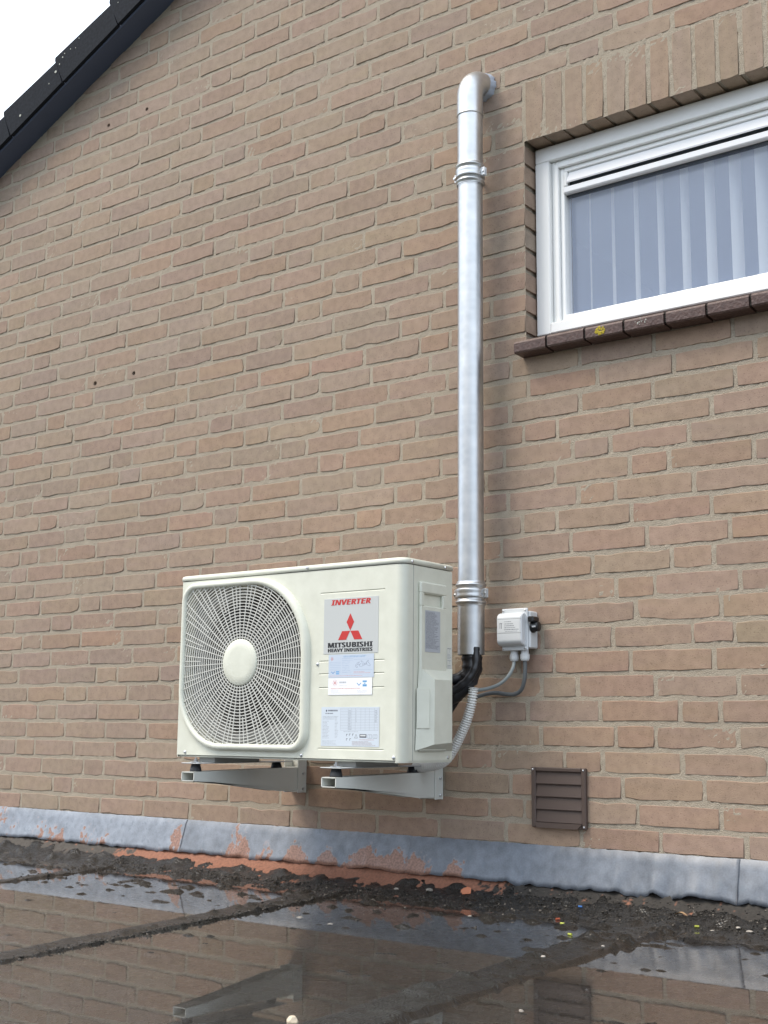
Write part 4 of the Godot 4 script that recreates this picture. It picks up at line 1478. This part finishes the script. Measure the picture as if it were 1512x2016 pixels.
func build_brackets() -> void:
	var spec := [[-0.749, -0.700, "white wall bracket arm under the fan side of the air conditioner"], [-0.248, -0.200, "white wall bracket arm under the label side of the air conditioner"]]
	for q in spec:
		var x0: float = q[0]
		var x1: float = q[1]
		var xc := (x0 + x1) * 0.5
		var br := thing("wall_bracket", q[2], "bracket", Vector3(xc, 0.15, 0.0), "wall brackets carrying the air conditioner")
		var w := (x1 - x0) * 0.5
		# hollow tapered arm: top web and two cheeks
		var st := st_new()
		var T := 0.0022
		var zt := 0.472
		var top_t := 0.0245
		var top_w := 0.030
		var bot_t := -0.0005
		var bot_w := -0.040
		for s in [-1.0, 1.0]:
			var xa: float = s * w
			var xb: float = s * (w - T)
			var poly := [Vector2(0.012, bot_w), Vector2(0.12, bot_w + 0.002), Vector2(0.40, bot_t - 0.004), Vector2(zt, bot_t), Vector2(zt, top_t), Vector2(0.012, top_w)]
			for i in poly.size():
				var a: Vector2 = poly[i]
				var b: Vector2 = poly[(i + 1) % poly.size()]
				quad(st, Vector3(xa, a.y, a.x), Vector3(xa, b.y, b.x), Vector3(xb, b.y, b.x), Vector3(xb, a.y, a.x))
			for xx in [xa, xb]:
				for i in range(1, poly.size() - 1):
					tri(st, Vector3(xx, poly[0].y, poly[0].x), Vector3(xx, poly[i].y, poly[i].x), Vector3(xx, poly[i + 1].y, poly[i + 1].x))
		for yo in [0.0, -T]:
			quad(st, Vector3(-w, top_t + yo, zt), Vector3(w, top_t + yo, zt), Vector3(w, top_w + yo, 0.012), Vector3(-w, top_w + yo, 0.012))
		quad(st, Vector3(-w, top_t - T, zt), Vector3(w, top_t - T, zt), Vector3(w, top_t, zt), Vector3(-w, top_t, zt))
		# front lip below
		quad(st, Vector3(-w, bot_t, zt), Vector3(w, bot_t, zt), Vector3(w, bot_t - 0.004, 0.40), Vector3(-w, bot_t - 0.004, 0.40))
		quad(st, Vector3(-w, bot_t + T, zt), Vector3(w, bot_t + T, zt), Vector3(w, bot_t - 0.004 + T, 0.40), Vector3(-w, bot_t - 0.004 + T, 0.40))
		quad(st, Vector3(-w, bot_t, zt), Vector3(w, bot_t, zt), Vector3(w, bot_t + T, zt), Vector3(-w, bot_t + T, zt))
		part("arm", done(st), M.bracket, br)
		# folded wall plate
		var ps := st_new()
		cbox(ps, Vector3(-w - 0.006, -0.046, 0.001), Vector3(w + 0.004, 0.052, 0.0045), 0.001)
		cbox(ps, Vector3(w + 0.0005, -0.0455, 0.0048), Vector3(w + 0.0042, 0.0515, 0.040), 0.001)
		cbox(ps, Vector3(-w - 0.0042, -0.0455, 0.0048), Vector3(-w - 0.0005, 0.0515, 0.040), 0.001)
		part("wall_plate", done(ps), M.bracket, br)
		for yy in [-0.034, 0.012]:
			part("bolt", lathe_mesh(Vector3(w + 0.0042, yy, 0.018), Vector3.RIGHT, [[0.0045, 0.0], [0.0045, 0.003], [0.003, 0.0045], [0.0, 0.0047]], 6, false), M.steel, br)
		# rubber dampers with washer and bolt
		for zz in [0.442, 0.107]:
			var ty := lerpf(top_w, top_t, (zz - 0.012) / (zt - 0.012))
			var foot_y := 0.0628 - 0.0168
			part("damper", lathe_mesh(Vector3(0, ty, zz), Vector3.UP, [[0.0, 0.0], [0.0165, 0.0], [0.0165, 0.003], [0.0125, foot_y - ty - 0.001], [0.0, foot_y - ty - 0.001]], 20), M.rubber, br)
			if zz > 0.3:
				part("washer", lathe_mesh(Vector3(0, foot_y + 0.0036, zz), Vector3.UP, [[0.0, 0.0], [0.0155, 0.0], [0.0155, 0.002], [0.0, 0.0022]], 24, false), M.steel, br)
				part("nut", lathe_mesh(Vector3(0, foot_y + 0.0058, zz), Vector3.UP, [[0.0065, 0.0], [0.0065, 0.0055], [0.0035, 0.0056], [0.0034, 0.0105], [0.0, 0.011]], 6, false), M.steel, br)

# ---------------------------------------------------------------- pipe, hoses, switch, vent
func build_pipe() -> void:
	var px := -0.0545
	var pz := 0.075
	var R := 0.0372
	var pipe := thing("metal_pipe", "vertical galvanised pipe with elbow into the brick wall beside the window", "pipe", Vector3(px, 0.497, pz))
	var P := func(y: float) -> Vector3: return Vector3(0, y - 0.497, 0)
	part("pipe_section", lathe_mesh(P.call(0.497), Vector3.UP, [[R, 0.0], [R, 0.146]], 48), M.galv, pipe)
	part("pipe_lining", lathe_mesh(P.call(0.4972), Vector3.UP, [[R - 0.0018, 0.0], [R - 0.0018, 0.14]], 48), M.galv, pipe)
	part("pipe_section", lathe_mesh(P.call(0.64), Vector3.UP, [[R - 0.001, 0.0], [R - 0.001, 1.215]], 48), M.galv, pipe)
	part("pipe_section", lathe_mesh(P.call(1.85), Vector3.UP, [[R - 0.0002, 0.0], [R - 0.0002, 0.232]], 48), M.galv, pipe)
	# elbow: socket, bend, then straight into the wall
	var pts := []
	var br := 0.064
	pts.append(P.call(2.072))
	for i in 15:
		var a := PI / 2 * i / 14
		pts.append(P.call(2.0835 + 0.047 + sin(a) * br) + Vector3(0, 0, -(1 - cos(a)) * br))
	pts.append(pts[-1] + Vector3(0, 0, -0.03))
	part("elbow", tube_mesh(pts, R + 0.0012, 48, false), M.galv, pipe)
	part("socket_lip", lathe_mesh(P.call(2.070), Vector3.UP, [[R, 0.0], [R + 0.0024, 0.001], [R + 0.0026, 0.003], [R + 0.001, 0.005]], 48), M.galv, pipe)
	# grey sealant where it enters the wall
	var ss := st_new(true)
	var n := 36
	var wy: float = pts[-1].y
	for i in n:
		for k in 3:
			var F := func(ii: int, kk: int) -> Vector3:
				var a := TAU * ii / n
				var bump := 0.004 * sin(ii * 2.3) * sin(ii * 0.7) if ii % n != 0 else 0.0
				var rr: float = [R + 0.001, R + 0.004 + bump * 0.5, R + 0.006 + bump, R + 0.007 + bump][kk]
				var zz: float = [0.022, 0.014, 0.004, -0.004][kk]
				return Vector3(cos(a) * rr, wy + sin(a) * rr, zz - pz)
			quad(ss, F.call(i, k), F.call((i + 1) % n, k), F.call((i + 1) % n, k + 1), F.call(i, k + 1))
	part("sealant", done(ss), mat(srgb(0.36, 0.40, 0.47), 0.5), pipe)
	# beaded joints with two-piece clamps
	for cy in [1.888, 0.664]:
		var prof := []
		for i in 41:
			var t := -0.034 + 0.068 * i / 40
			var bump := 0.0045 * exp(-pow((absf(t) - 0.0235) / 0.0048, 2))
			prof.append([R + 0.0012 + bump, t])
		part("beaded_joint", lathe_mesh(P.call(cy), Vector3.UP, prof, 48), M.galv, pipe)
		var cl := part("clamp", lathe_mesh(P.call(cy), Vector3.UP, [[R + 0.001, -0.0125], [R + 0.0052, -0.0125], [R + 0.0066, -0.010], [R + 0.0050, -0.004], [R + 0.0050, 0.004], [R + 0.0066, 0.010], [R + 0.0052, 0.0125], [R + 0.001, 0.0125]], 48), M.galv, pipe)
		var c: Vector3 = P.call(cy)
		var ts := st_new()
		cbox(ts, c + Vector3(R + 0.003, -0.0125, -0.006), c + Vector3(R + 0.016, 0.0125, -0.002), 0.001)
		cbox(ts, c + Vector3(R + 0.003, -0.0125, 0.002), c + Vector3(R + 0.016, 0.0125, 0.006), 0.001)
		cbox(ts, c + Vector3(-R - 0.014, -0.0125, -0.006), c + Vector3(-R - 0.003, 0.0125, -0.002), 0.001)
		cbox(ts, c + Vector3(-R - 0.014, -0.0125, 0.002), c + Vector3(-R - 0.003, 0.0125, 0.006), 0.001)
		part("clamp_lug", done(ts), M.galv, cl)
		part("clamp_screw", lathe_mesh(c + Vector3(R + 0.0105, 0, 0.006), Vector3.BACK, [[0.0035, 0.0], [0.0035, 0.003], [0.0, 0.0032]], 6, false), M.steel, cl)
		part("clamp_screw", lathe_mesh(c + Vector3(-R - 0.0095, -0.002, 0.006), Vector3.BACK, [[0.0045, 0.0], [0.0045, 0.005], [0.003, 0.0055], [0.003, 0.009], [0.0, 0.009]], 8, false), M.steel, cl)
		part("wall_stud", tube_mesh([c + Vector3(0, 0, -R), c + Vector3(0, 0, -pz + 0.001)], 0.004, 10), M.steel, cl)

	# black taped refrigerant lines leaving the pipe
	var hose := thing("taped_hose", "black taped pipe bundle coming out of the bottom of the galvanised pipe", "hose", Vector3(px, 0.34, 0.08))
	var o := hose.position
	var hp := bez([Vector3(-0.053, 0.545, 0.076), Vector3(-0.050, 0.495, 0.078), Vector3(-0.047, 0.455, 0.084), Vector3(-0.066, 0.412, 0.096), Vector3(-0.106, 0.375, 0.112), Vector3(-0.150, 0.352, 0.140), Vector3(-0.185, 0.345, 0.215)], 60)
	var rr := []
	for i in hp.size():
		hp[i] -= o
		rr.append((0.0265 if i < 18 else lerpf(0.0275, 0.0205, minf(1.0, (i - 18) / 16.0))) + 0.0022 * (1.0 if i % 5 < 2 else 0.0) + rng.randf_range(-0.0012, 0.0012))
	part("bundle", tube_mesh(hp, rr, 16), M.tape, hose)
	var h2 := bez([Vector3(-0.046, 0.462, 0.088), Vector3(-0.070, 0.437, 0.105), Vector3(-0.105, 0.425, 0.13), Vector3(-0.15, 0.42, 0.16), Vector3(-0.18, 0.42, 0.215)], 30)
	var r2 := []
	for i in h2.size():
		h2[i] -= o
		r2.append(0.0135 + 0.0008 * (1.0 if i % 4 < 2 else 0.0))
	part("branch", tube_mesh(h2, r2, 14), M.tape, hose)
	var h3 := bez([Vector3(-0.075, 0.402, 0.098), Vector3(-0.100, 0.360, 0.10), Vector3(-0.135, 0.315, 0.12), Vector3(-0.18, 0.29, 0.215)], 24)
	for i in h3.size():
		h3[i] -= o
	part("branch", tube_mesh(h3, 0.012, 14), M.tape, hose)
	var h4 := bez([Vector3(-0.030, 0.515, 0.090), Vector3(-0.026, 0.465, 0.098), Vector3(-0.045, 0.425, 0.112), Vector3(-0.085, 0.398, 0.130), Vector3(-0.135, 0.385, 0.16), Vector3(-0.18, 0.38, 0.215)], 40)
	var r4 := []
	for i in h4.size():
		h4[i] -= o
		r4.append(0.0105 + (0.0012 if i % 4 < 2 else 0.0))
	part("branch", tube_mesh(h4, r4, 14), M.tape, hose)

	# white corrugated conduit
	var con := thing("corrugated_conduit", "white ribbed flexible conduit hanging from the black hoses to under the unit", "conduit", Vector3(-0.09, 0.19, 0.1))
	var cp := bez([Vector3(-0.0300, 0.408, 0.100), Vector3(-0.0376, 0.3655, 0.100), Vector3(-0.0507, 0.3251, 0.100), Vector3(-0.0703, 0.2846, 0.100), Vector3(-0.0949, 0.2438, 0.100), Vector3(-0.120, 0.2150, 0.100), Vector3(-0.148, 0.2010, 0.100), Vector3(-0.185, 0.1945, 0.101), Vector3(-0.222, 0.1930, 0.104)], 200)
	var cr := []
	for i in cp.size():
		cp[i] -= con.position
		cr.append(0.0138 - (0.0042 if i % 4 >= 2 else 0.0))
	part("ribbed_tube", tube_mesh(cp, cr, 16), M.conduit, con)

	# two grey cables from the switch
	var c1 := thing("cable", "light grey cable curving from the left gland of the switch", "cable", Vector3(0.06, 0.40, 0.05), "switch cables")
	var p1 := bez([Vector3(0.0557, 0.480, 0.032), Vector3(0.0570, 0.462, 0.040), Vector3(0.045, 0.4380, 0.047), Vector3(0.022, 0.4185, 0.052), Vector3(-0.0094, 0.4073, 0.055), Vector3(-0.040, 0.402, 0.065)], 40)
	for i in p1.size():
		p1[i] -= c1.position
	part("sheath", tube_mesh(p1, 0.0047, 12), M.cable_light, c1)
	var c2 := thing("cable", "dark grey cable looping along the bricks from the right gland of the switch", "cable", Vector3(0.08, 0.40, 0.03), "switch cables")
	var p2 := bez([Vector3(0.0885, 0.480, 0.030), Vector3(0.0880, 0.455, 0.029), Vector3(0.0838, 0.428, 0.027), Vector3(0.072, 0.404, 0.022), Vector3(0.050, 0.3925, 0.016), Vector3(0.022, 0.3920, 0.013), Vector3(-0.016, 0.3960, 0.014), Vector3(-0.050, 0.391, 0.022), Vector3(-0.085, 0.376, 0.045)], 60)
	for i in p2.size():
		p2[i] -= c2.position
	part("sheath", tube_mesh(p2, 0.0056, 12), M.cable_dark, c2)

func build_switch() -> void:
	var x0 := 0.027
	var x1 := 0.1135
	var y0 := 0.507
	var y1 := 0.6205
	var sw := thing("isolator_switch", "white plastic isolator switch box with black rotary knob on the wall", "switch", Vector3(x0, y0, 0.0))
	var w := x1 - x0
	var h := y1 - y0
	part("back_box", cbox_mesh(Vector3(0.002, 0.006, 0.001), Vector3(w - 0.001, h - 0.008, 0.042), 0.003), M.plastic, sw)
	part("flange", cbox_mesh(Vector3(0.0, 0.0, 0.0422), Vector3(w - 0.006, h, 0.0475), 0.002), M.plastic, sw)
	# domed lid: curved at top and bottom
	var st := st_new(true)
	var prof := []
	var a0 := 0.012
	var b0 := h - 0.012
	for i in 9:
		var a := PI / 2 * i / 8
		prof.append(Vector2(0.0477 + 0.022 * sin(a), a0 + 0.016 * (1 - cos(a))))
	for i in 9:
		var a := PI / 2 * (8 - i) / 8
		prof.append(Vector2(0.0477 + 0.022 * sin(a), b0 - 0.016 * (1 - cos(a))))
	var lx0 := -0.004
	var lx1 := w - 0.012
	for i in prof.size() - 1:
		var p: Vector2 = prof[i]
		var q: Vector2 = prof[i + 1]
		quad(st, Vector3(lx0 + 0.003, p.y, p.x), Vector3(lx1 - 0.003, p.y, p.x), Vector3(lx1 - 0.003, q.y, q.x), Vector3(lx0 + 0.003, q.y, q.x))
	st.set_smooth_group(-1)
	for e in [[lx0, lx0 + 0.003], [lx1, lx1 - 0.003]]:
		for i in prof.size() - 1:
			var p: Vector2 = prof[i]
			var q: Vector2 = prof[i + 1]
			quad(st, Vector3(e[1], p.y, p.x), Vector3(e[1], q.y, q.x), Vector3(e[0], clampf(q.y, a0 + 0.003, b0 - 0.003), maxf(0.0477, q.x - 0.004)), Vector3(e[0], clampf(p.y, a0 + 0.003, b0 - 0.003), maxf(0.0477, p.x - 0.004)))
		for i in prof.size() - 1:
			var p: Vector2 = prof[i]
			var q: Vector2 = prof[i + 1]
			quad(st, Vector3(e[0], clampf(p.y, a0 + 0.003, b0 - 0.003), 0.0477), Vector3(e[0], clampf(q.y, a0 + 0.003, b0 - 0.003), 0.0477), Vector3(e[0], clampf(q.y, a0 + 0.003, b0 - 0.003), maxf(0.0477, q.x - 0.004)), Vector3(e[0], clampf(p.y, a0 + 0.003, b0 - 0.003), maxf(0.0477, p.x - 0.004)))
	var lid := part("lid", done(st), M.plastic, sw)
	part("lid_groove", cbox_mesh(Vector3(lx0 + 0.001, h * 0.735, 0.0690), Vector3(lx1 - 0.001, h * 0.741, 0.0700), 0.0), M.inner, lid)
	part("lid_groove", cbox_mesh(Vector3(lx0 + 0.001, h * 0.400, 0.0690), Vector3(lx1 - 0.001, h * 0.406, 0.0700), 0.0), M.inner, lid)
	var im := label_image(128, 56, srgb(0.60, 0.62, 0.63))
	var dk := srgb(0.12, 0.13, 0.15)
	print_lines(im, 34, 4, 60, 1, 4, dk, 3)
	print_lines(im, 34, 14, 92, 4, 9, dk, 4)
	print_lines(im, 40, 50, 86, 1, 4, dk, 3)
	im.fill_rect(Rect2i(4, 12, 18, 3), dk)
	im.fill_rect(Rect2i(14, 12, 4, 26), dk)
	im.fill_rect(Rect2i(4, 12, 3, 26), srgb(0.35, 0.36, 0.38))
	sticker("print", lx0 + 0.008, h * 0.42, lx1 - 0.006, h * 0.70, 0.0701, im, lid)
	for q in [Vector3(0.006, 0.006, 0.0475), Vector3(w - 0.013, 0.006, 0.0475), Vector3(0.006, h - 0.006, 0.0475), Vector3(w - 0.013, h - 0.006, 0.0475)]:
		screw(sw, q, Vector3.BACK, 0.0032)
	# rotary knob on the right side
	part("knob", lathe_mesh(Vector3(w - 0.001, h * 0.56, 0.030), Vector3.RIGHT, [[0.0165, 0.0], [0.0165, 0.005], [0.0135, 0.006], [0.0130, 0.019], [0.0115, 0.021], [0.0, 0.0212]], 28), M.black, sw)
	part("knob_guard", cbox_mesh(Vector3(w - 0.002, h * 0.66, 0.022), Vector3(w + 0.016, h * 0.79, 0.056), 0.003), M.black, sw)
	part("knob_mark", cbox_mesh(Vector3(w + 0.004, h * 0.535, 0.0431), Vector3(w + 0.016, h * 0.575, 0.0438), 0.0002), mat(srgb(0.6, 0.6, 0.6), 0.4), sw)
	for gx in [0.0287, 0.0615]:
		part("cable_gland", lathe_mesh(Vector3(gx, 0.0, 0.030), Vector3.DOWN, [[0.0105, -0.004], [0.0105, 0.009], [0.0128, 0.0095], [0.0128, 0.021], [0.0105, 0.0265], [0.006, 0.028], [0.0052, 0.028]], 12, false), M.plastic, sw)

func build_vent() -> void:
	var x0 := 0.0935
	var y0 := 0.0455
	var w := 0.161
	var h := 0.155
	var v := thing("vent_grille", "brown louvred plastic vent grille low on the brick wall", "vent", Vector3(x0, y0, 0.0))
	var d := 0.013
	part("frame", cbox_mesh(Vector3(0, 0.0, 0.0005), Vector3(0.013, h, d), 0.002), M.vent, v)
	part("frame", cbox_mesh(Vector3(w - 0.013, 0.0, 0.0005), Vector3(w, h, d), 0.002), M.vent, v)
	part("frame", cbox_mesh(Vector3(0.0132, h - 0.011, 0.0005), Vector3(w - 0.0132, h, d - 0.0004), 0.002), M.vent, v)
	var bs := st_new()
	var lip := PackedVector2Array([Vector2(0.008, 0.013), Vector2(0.018, 0.0), Vector2(w - 0.024, 0.0), Vector2(w - 0.010, 0.013)])
	slab(bs, lip, 0.0132, 0.0175)
	cbox(bs, Vector3(0.0132, 0.0005, 0.0005), Vector3(w - 0.0132, 0.012, 0.0130), 0.001)
	part("drip_lip", done(bs), M.vent, v)
	part("back_plate", cbox_mesh(Vector3(0.0132, 0.012, 0.0005), Vector3(w - 0.0132, h - 0.011, 0.0015), 0.0), M.vent, v)
	var n := 4
	var span := h - 0.0235
	for i in n:
		var ya := 0.0125 + span * i / n
		var yb := ya + span / n
		var ls := st_new()
		# each slat leans out towards its lower edge
		var a := Vector3(0.0134, yb + 0.002, 0.0045)
		var b := Vector3(w - 0.0134, yb + 0.002, 0.0045)
		var c := Vector3(w - 0.0134, ya + 0.0022, 0.0112)
		var e := Vector3(0.0134, ya + 0.0022, 0.0112)
		var c2 := c + Vector3(0, -0.002, -0.0012)
		var e2 := e + Vector3(0, -0.002, -0.0012)
		quad(ls, e, c, b, a)
		quad(ls, e2, c2, c, e)
		quad(ls, Vector3(0.0134, ya + 0.0002, 0.0035), Vector3(w - 0.0134, ya + 0.0002, 0.0035), c2, e2)
		part("slat", done(ls), M.vent, v)
	for q in [Vector3(0.005, h - 0.006, d), Vector3(w - 0.0065, h - 0.006, d), Vector3(w - 0.0065, 0.006, d)]:
		part("screw", lathe_mesh(q, Vector3.BACK, [[0.0026, 0.0], [0.002, 0.001], [0.0, 0.0012]], 10), M.steel, v)

# ---------------------------------------------------------------- litter on the roof
func stone_mesh(r: float, flat: float) -> ArrayMesh:
	var st := st_new()
	var n := 9
	var rings := []
	var levels := [[0.75, -0.25], [1.0, 0.15], [0.93, 0.5], [0.6, 0.85]]
	for l in levels:
		var ring := []
		for k in n:
			var a: float = TAU * k / n + l[1]
			ring.append(Vector3(cos(a) * r * l[0] * rng.randf_range(0.75, 1.2), l[1] * r * flat * rng.randf_range(0.85, 1.1), sin(a) * r * l[0] * rng.randf_range(0.7, 1.1)))
		rings.append(ring)
	for l in 3:
		for k in n:
			var k2 := (k + 1) % n
			quad(st, rings[l][k2], rings[l][k], rings[l + 1][k], rings[l + 1][k2])
	var top := Vector3(0, r * flat, 0)
	for k in n:
		tri(st, rings[3][k], rings[3][(k + 1) % n], top)
		tri(st, rings[0][(k + 1) % n], rings[0][k], Vector3(0, -r * flat * 0.5, 0))
	return done(st)

func ground_at(x: float, z: float) -> float:
	var y := felt_y(x, z)
	var prof := [[0.036, -0.104], [0.060, -0.122], [0.09, -0.135], [0.135, -0.1435], [0.19, -0.153]]
	for i in prof.size() - 1:
		if z >= prof[i][0] and z <= prof[i + 1][0]:
			y = maxf(y, lerpf(prof[i][1], prof[i + 1][1], (z - prof[i][0]) / (prof[i + 1][0] - prof[i][0])))
	return y

func build_litter() -> void:
	var pale := mat(srgb(0.34, 0.31, 0.27), 0.85)
	var cream := mat(srgb(0.55, 0.46, 0.34), 0.8)
	var grey := mat(srgb(0.22, 0.20, 0.17), 0.85)
	var stones := [
		[0.5022, 1.4363, 0.0095, 1.1, cream, "cream stone standing in the puddle in front of the bracket reflection"],
		[-0.163, 0.115, 0.011, 0.6, grey, "grey-brown stone at the end of the red coating by the flashing"],
		[-0.263, 0.1273, 0.007, 0.6, pale, "pale pebble on the dirt below the red coating"],
		[0.5698, 0.5424, 0.004, 0.8, pale, "tiny white pebble on the felt lap below the vent"],
		[0.5403, 0.7351, 0.0048, 0.7, pale, "white pebble on the felt lap left of the vent reflection"],
		[0.731, 1.1402, 0.0045, 0.8, pale, "white pebble in the puddle beside the vent reflection"],
		[-0.1953, 0.6064, 0.009, 0.5, grey, "brown stone at the end of the narrow felt lap"],
		[-0.0794, 0.6338, 0.007, 0.5, pale, "pair-sized pale pebble near the felt lap end"],
		[0.0986, 0.3185, 0.006, 0.6, pale, "pale pebble just in front of the white scrap"],
		[0.7321, 0.155, 0.008, 0.5, pale, "rightmost pale pebble under the flashing"],
		[0.7044, 0.150, 0.006, 0.6, pale, "small pale pebble second from the right under the flashing"],
		[0.6491, 0.165, 0.005, 0.6, pale, "small pale pebble third from the right under the flashing"],
	]
	for s in stones:
		single("pebble", stone_mesh(s[2], s[3]), s[4], s[5], "pebble", Vector3(s[0], maxf(ground_at(s[0], s[1]), WATER - 0.004) + s[2] * s[3] * 0.25, s[1]), "pebbles on the flat roof")
	# bright offcuts of cable sheath
	var bits := [[0.285, 0.108, srgb(0.03, 0.14, 0.40), "bright blue cable sheath offcut below the flashing", 0.3], [0.2984, 0.2447, srgb(0.32, 0.07, 0.03), "small red offcut on the wet felt", 1.0], [0.3535, 0.3222, srgb(0.36, 0.40, 0.05), "larger yellow-green offcut next to the red one", 0.1], [0.4312, 0.4286, srgb(0.36, 0.40, 0.05), "thin yellow-green offcut on the felt lap", -0.2], [0.6123, 0.165, srgb(0.34, 0.36, 0.05), "rightmost yellow-green offcut under the flashing", 0.5]]
	for b in bits:
		var m := tube_mesh([Vector3(-0.0050, 0, 0), Vector3(0.0050, 0, 0)], 0.0025, 10)
		var o := single("offcut", m, mat(b[2], 0.4), b[3], "offcut", Vector3(b[0], maxf(ground_at(b[0], b[1]), WATER) + 0.0024, b[1]), "coloured cable offcuts")
		o.rotation.y = b[4]
	# shard of terracotta coating, a dry leaf, a torn white scrap
	var sh := st_new()
	slab(sh, PackedVector2Array([Vector2(-0.012, -0.010), Vector2(0.010, -0.012), Vector2(0.014, 0.004), Vector2(0.004, 0.010), Vector2(-0.014, 0.003)]), -0.0015, 0.0015)
	var so := single("coating_shard", done(sh), mat(srgb(0.42, 0.15, 0.075), 0.8), "orange flake of coating lying in the dirt below the flashing", "flake", Vector3(-0.045, ground_at(-0.045, 0.115) + 0.009, 0.115))
	so.rotation = Vector3(-0.7, 0.5, 0.2)
	var le := st_new()
	for i in 8:
		var t1 := i / 8.0
		var t2 := (i + 1) / 8.0
		var w1 := 0.007 * sin(PI * t1)
		var w2 := 0.007 * sin(PI * t2)
		var A := func(t: float, w: float) -> Vector3: return Vector3(-0.018 + 0.036 * t, 0.005 * sin(PI * t) + absf(w) * 0.5, w)
		quad(le, A.call(t1, -w1), A.call(t1, 0.0), A.call(t2, 0.0), A.call(t2, -w2))
		quad(le, A.call(t1, 0.0), A.call(t1, w1), A.call(t2, w2), A.call(t2, 0.0))
	single("dry_leaf", done(le), mat(srgb(0.30, 0.19, 0.10), 0.8), "curled dry tan leaf below the right flashing", "leaf", Vector3(0.545, ground_at(0.545, 0.10) + 0.002, 0.10))
	# fine grit washed against the upstand: too many to count
	var gm := MultiMesh.new()
	gm.transform_format = MultiMesh.TRANSFORM_3D
	gm.use_colors = true
	gm.mesh = stone_mesh(1.0, 0.7)
	var n := 11000
	gm.instance_count = n
	for i in n:
		var x := rng.randf_range(-1.4, 1.3)
		var z := (0.040 if x > 0.0 else 0.125) + absf(rng.randfn(0, 0.12))
		if rng.randf() < 0.22:
			z = rng.randf_range(0.1, 0.6)
		if rng.randf() < 0.10:   # grit caught along the felt laps
			var s := 0.108
			z = rng.randf_range(0.2, 1.4)
			x = -0.374 + s * (z - 0.55) + 0.046 + rng.randfn(0, 0.012)
		var r := rng.randf_range(0.0008, 0.0024) if rng.randf() < 0.96 else rng.randf_range(0.0025, 0.0045)
		var b := Basis(Vector3(rng.randf() - 0.5, 1, rng.randf() - 0.5).normalized(), rng.randf() * TAU).scaled(Vector3(r, r, r))
		gm.set_instance_transform(i, Transform3D(b, Vector3(x, ground_at(x, z) + r * 0.25, z)))
		var v := rng.randf_range(0.012, 0.055) if rng.randf() < 0.95 else rng.randf_range(0.10, 0.24)
		gm.set_instance_color(i, Color(v, v * 0.86, v * 0.70))
	var mi := MultiMeshInstance3D.new()
	mi.name = "grit"
	mi.multimesh = gm
	var gmat := mat(Color.WHITE, 0.7)
	gmat.vertex_color_use_as_albedo = true
	mi.material_override = gmat
	add_child(mi)
	mi.set_meta("kind", "stuff")
	mi.set_meta("label", "dark grit and dirt washed against the foot of the wall")
	mi.set_meta("category", "grit")

func _ready() -> void:
	rng.seed = 20240607
	noise.seed = 11
	noise.noise_type = FastNoiseLite.TYPE_SIMPLEX_SMOOTH
	noise.frequency = 0.1
	noise.fractal_octaves = 2
	# camera
	cam = Camera3D.new()
	cam.name = "camera"
	cam.transform = Transform3D(Basis.from_euler(Vector3(0.170616, 0.645421, 0.0099086), EULER_ORDER_YXZ), Vector3(1.82833, 0.295826, 2.976577))
	cam.fov = rad_to_deg(2.0 * atan(1008.0 / 2479.03))
	cam.near = 0.05
	cam.far = 1000.0
	add_child(cam)
	# overcast sky
	var sky_mat := ProceduralSkyMaterial.new()
	sky_mat.sky_top_color = Color(0.90, 0.945, 1.0)
	sky_mat.sky_horizon_color = Color(0.68, 0.75, 0.85)
	sky_mat.sky_curve = 0.12
	sky_mat.ground_bottom_color = Color(0.30, 0.30, 0.28)
	sky_mat.ground_horizon_color = Color(0.55, 0.56, 0.56)
	sky_mat.sun_angle_max = 1.0
	var sky := Sky.new()
	sky.sky_material = sky_mat
	var env := Environment.new()
	env.background_mode = Environment.BG_SKY
	env.sky = sky
	env.background_energy_multiplier = 1.0
	env.tonemap_mode = Environment.TONE_MAPPER_LINEAR
	env.tonemap_exposure = 2.15
	env.sdfgi_enabled = true
	env.ssao_enabled = true
	env.ssil_enabled = true
	var we := WorldEnvironment.new()
	we.name = "world_environment"
	we.environment = env
	add_child(we)
	# sun behind the cloud, high to the front left
	var sun := DirectionalLight3D.new()
	sun.name = "sun"
	sun.light_energy = 0.5
	sun.light_color = Color(1.0, 0.94, 0.86)
	sun.light_angular_distance = 30.0
	sun.sky_mode = DirectionalLight3D.SKY_MODE_LIGHT_ONLY
	sun.shadow_enabled = true
	add_child(sun)
	sun.look_at_from_position(Vector3(-2.6, 6.0, 3.2), Vector3.ZERO)

	make_materials()
	build_flat_roof()
	build_house()
	build_added_houses()
	build_flashing()
	build_brackets()
	build_ac()
	build_pipe()
	build_switch()
	build_vent()
	build_litter()
